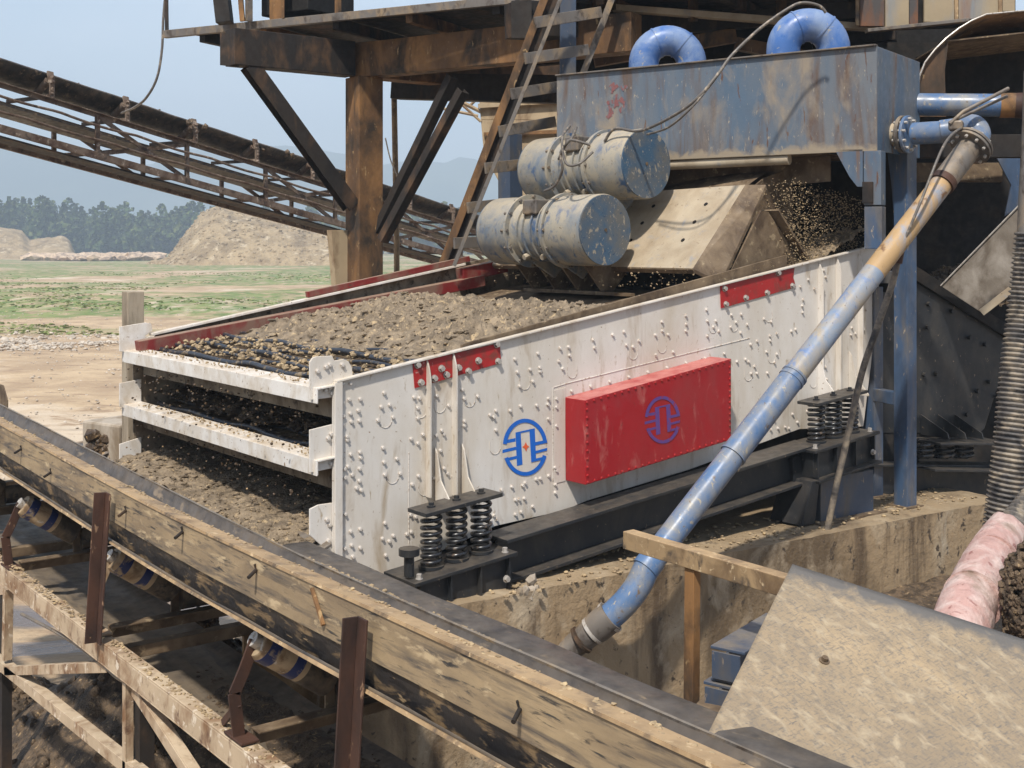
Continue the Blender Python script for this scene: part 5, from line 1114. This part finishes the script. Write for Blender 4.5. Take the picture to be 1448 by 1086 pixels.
# legs & lattice below the frame channel (left)
XL = 2.02
def lx(x, y): return onX(x, y, XL)
for a, c, w_ in (((0, 935), (196, 1092), .06), ((6, 943), (150, 936), .05), ((188, 968), (280, 1110), .055), ((8, 835), (6, 935), .05), ((178, 968), (178, 1100), .04), ((-40, 905), (0, 937), .06)):
    MB().angle(lx(*a), lx(*c), w_, .007, up=V((-1, 0, 0))).build('lattice_brace', 'framepale', fc, bevel=.002)
MB().beam(onX(8, 842, 2.12), onX(8, 842, 2.12)-UP*1.2, .06, .06).build('leg', 'rust_dark', fc)
MB().tube(smoothpath([onX(30, 868, 2.02), onX(90, 900, 2.02), onX(140, 935, 2.02), onX(165, 958, 2.02), onX(200, 975, 2.02)], 5), .008, 6).build('conduit', 'greysteel', fc, smooth=50)
for y in (2.6, 5.6, 8.6):
    for X in (2.1, 3.1): MB().beam(V((X, y, -.1)), V((X, y, CAMH-2.06)), .07, .07).build('leg', 'rust_dark', fc)
# pieces at the left edge
MB().prism([onX(-10, 540, 3.0), onX(4, 545, 3.0), onX(10, 566, 3.0), onX(10, 600, 3.0), onX(-10, 600, 3.0)], (.01, 0, 0)).build('end_plate', 'mudsteel', fc)
# mud heaps under the conveyor
def heap(name, c, R, H, m, label, seed, n=400):
    b = MB(); rn = random.Random(seed); random.seed(seed); c = V(c)
    def fn(u, v):
        a = 2*math.pi*v; r_ = R*u; x = c.x+r_*math.cos(a)*1.0; y = c.y+r_*math.sin(a)*1.4
        return V((x, y, c.z+H*(1-u)**.8*(1+.45*fbm(x*2.2, y*2.2, seed))+.05*fbm(x*7, y*7, seed)*(1-u)-.05))
    b.grid(fn, 34, 70)
    for i in range(n): u = rn.random()**.6; p = fn(u, rn.random()); r_ = rn.uniform(.01, .05); b.lump(p, r_)
    return b.build(name, m, smooth=60, kind='stuff', label=label, category='mud')
heap('mud_heap', (3.25, 7.9, 0), 1.15, .72, 'mud2', 'dark mud heap under the conveyor beside the pale lattice brace', 5)
heap('mud_heap', (2.5, 9.3, 0), .38, .24, 'mud2', 'low dark mud heap at the bottom left corner', 6)
# ---- far left post and block next to the screen
wp = MB(); p = W(188, 412, 9.95); wp.box((p.x, p.y, (p.z+.6)/2+.0), (.135, .135, p.z-.6)); wp.build('wooden_post', 'wood', bevel=.006, label='square weathered post standing at the far front corner of the screen', category='post')
b = MB(); p = W(172, 640, 10.4); b.box((p.x, p.y, p.z-.2), (.42, .5, .95), .3); b.build('concrete_block', 'concrete_pale', bevel=.02, label='rough concrete block behind the square post at the left of the screen', category='block')
b = MB(); random.seed(3)
for k in range(60): b.lump(W(random.uniform(125, 170), random.uniform(612, 660), 10.2), random.uniform(.02, .06))
b.build('stone_pile', 'stones_dark', kind='stuff', label='small dark stones piled left of the concrete block', category='stones')

# ================================================================== FOREGROUND PLATE, BAR, STUB
fpz = thing('cover_plate', W(1165, 935, 4.4), 'large steel cover plate smeared with dried tan mud at the lower right', 'steel plate')
A_ = W(1120, 799, 5.0); B_ = W(1520, 929, 4.75); C3 = W(1003, 1034, 4.05); ext = (C3-A_)*1.5
pts = [A_, B_, B_+ext, A_+ext]; nn = (B_-A_).cross(C3-A_).normalized(); nn = nn if nn.z > 0 else -nn
edir = (C3-A_)-(B_-A_).normalized()*((C3-A_).dot((B_-A_).normalized())); edir.normalize()
M['plate'] = mat('mud_smeared_steel_plate', (166, 144, 112), [((140, 122, 98), .44, 2.2, (1, .5, 1), .14), ((128, 114, 94), .38, 6, (1, .3, 1), .24), ((122, 110, 94), .32, 80, (1, .2, 1), .16), ((108, 100, 90), .26, 140, (.25, 1, 1), .14), ((168, 151, 124), .24, 20, (1, .5, 1), .16)], .5, bump=.4, edge=(A_, edir, .13, (98, 93, 87)))
pb = MB(); pb.grid(lambda u, v: A_+(B_-A_)*u+ext*v+nn*(.010*fbm(u*4, v*4, 3)*min(1, 6*u)*min(1, 6*v)+.006*math.sin(u*9)*v), 50, 50)
po = pb.build('plate', 'plate', fpz, smooth=60); ms = po.modifiers.new('s', 'SOLIDIFY'); ms.thickness = .010; ms.offset = 0
r_ = ray(1165, 936); p = CAM+r_*((A_-CAM).dot(nn)/r_.dot(nn)); b = MB(); b.tube([p, p+nn*.022], .012, 8); b.tube([p+nn*.0, p+nn*.008], .02, 10); b.build('bolt', 'mudsteel', fpz)
for s in (.15, .85):
    q_ = A_.lerp(B_, s)+ext*.3-nn*.02; MB().beam(q_, V((q_.x, q_.y, .0)), .07, .07).build('support_leg', 'rust_dark', fpz)
br = thing('guard_rail', W(985, 990, 5.5), 'short ochre steel rail on a rusty upright left of the muddy plate', 'rail')
ra, rb_ = W(888, 762, 5.95), W(1118, 830, 5.2)
MB().beam(ra, rb_, .07, .085).build('rail', 'ochre', br, bevel=.004)
pm = ra.lerp(rb_, .43)-UP*.045; MB().beam(V((pm.x, pm.y, pm.z)), V((pm.x-.02, pm.y, .1)), .06, .045).build('upright', 'rust', br, bevel=.003)
sb = thing('beam_offcut', W(1035, 985, 5.5), 'dark slate steel beam offcuts stacked beside the rusty upright', 'steel beam')
for k, (x, y, ln) in enumerate(((1040, 935, .5), (1030, 985, .5))):
    c = W(x, y, 5.35-.0*k); d_ = V((.95, .3, 0)).normalized()
    MB().ibeam(c-d_*.08, c+d_*ln, .16, .15, .014).build('beam', 'slate', sb, bevel=.003)
    MB().box(c-d_*.09-UP*.0, (.012, .13, .115), math.atan2(d_.y, d_.x)).build('end_plate', 'slate', sb)
MB().beam(W(985, 1000, 5.3), W(1060, 1010, 5.2), .3, .03).build('foot', 'mudsteel', sb)
# ================================================================== HAZE
lo_, hi_ = -2.0, 240.0
hbm = MB(); Rz = 2000; hbm.hexa([V((-Rz, -Rz, lo_)), V((Rz, -Rz, lo_)), V((Rz, Rz, lo_)), V((-Rz, Rz, lo_))], [V((-Rz, -Rz, hi_)), V((Rz, -Rz, hi_)), V((Rz, Rz, hi_)), V((-Rz, Rz, hi_))])
hm = bpy.data.materials.new('haze'); hm.use_nodes = True; nt = hm.node_tree; nt.nodes.clear(); om = nt.nodes.new('ShaderNodeOutputMaterial'); pv = nt.nodes.new('ShaderNodeVolumePrincipled')
pv.inputs['Color'].default_value = (.72, .86, 1, 1); pv.inputs['Density'].default_value = .0012; pv.inputs['Anisotropy'].default_value = -.1
nt.links.new(pv.outputs[0], om.inputs['Volume']); hbm.build('haze', hm, kind='stuff', label='pale blue haze filling the air over the field', category='haze')
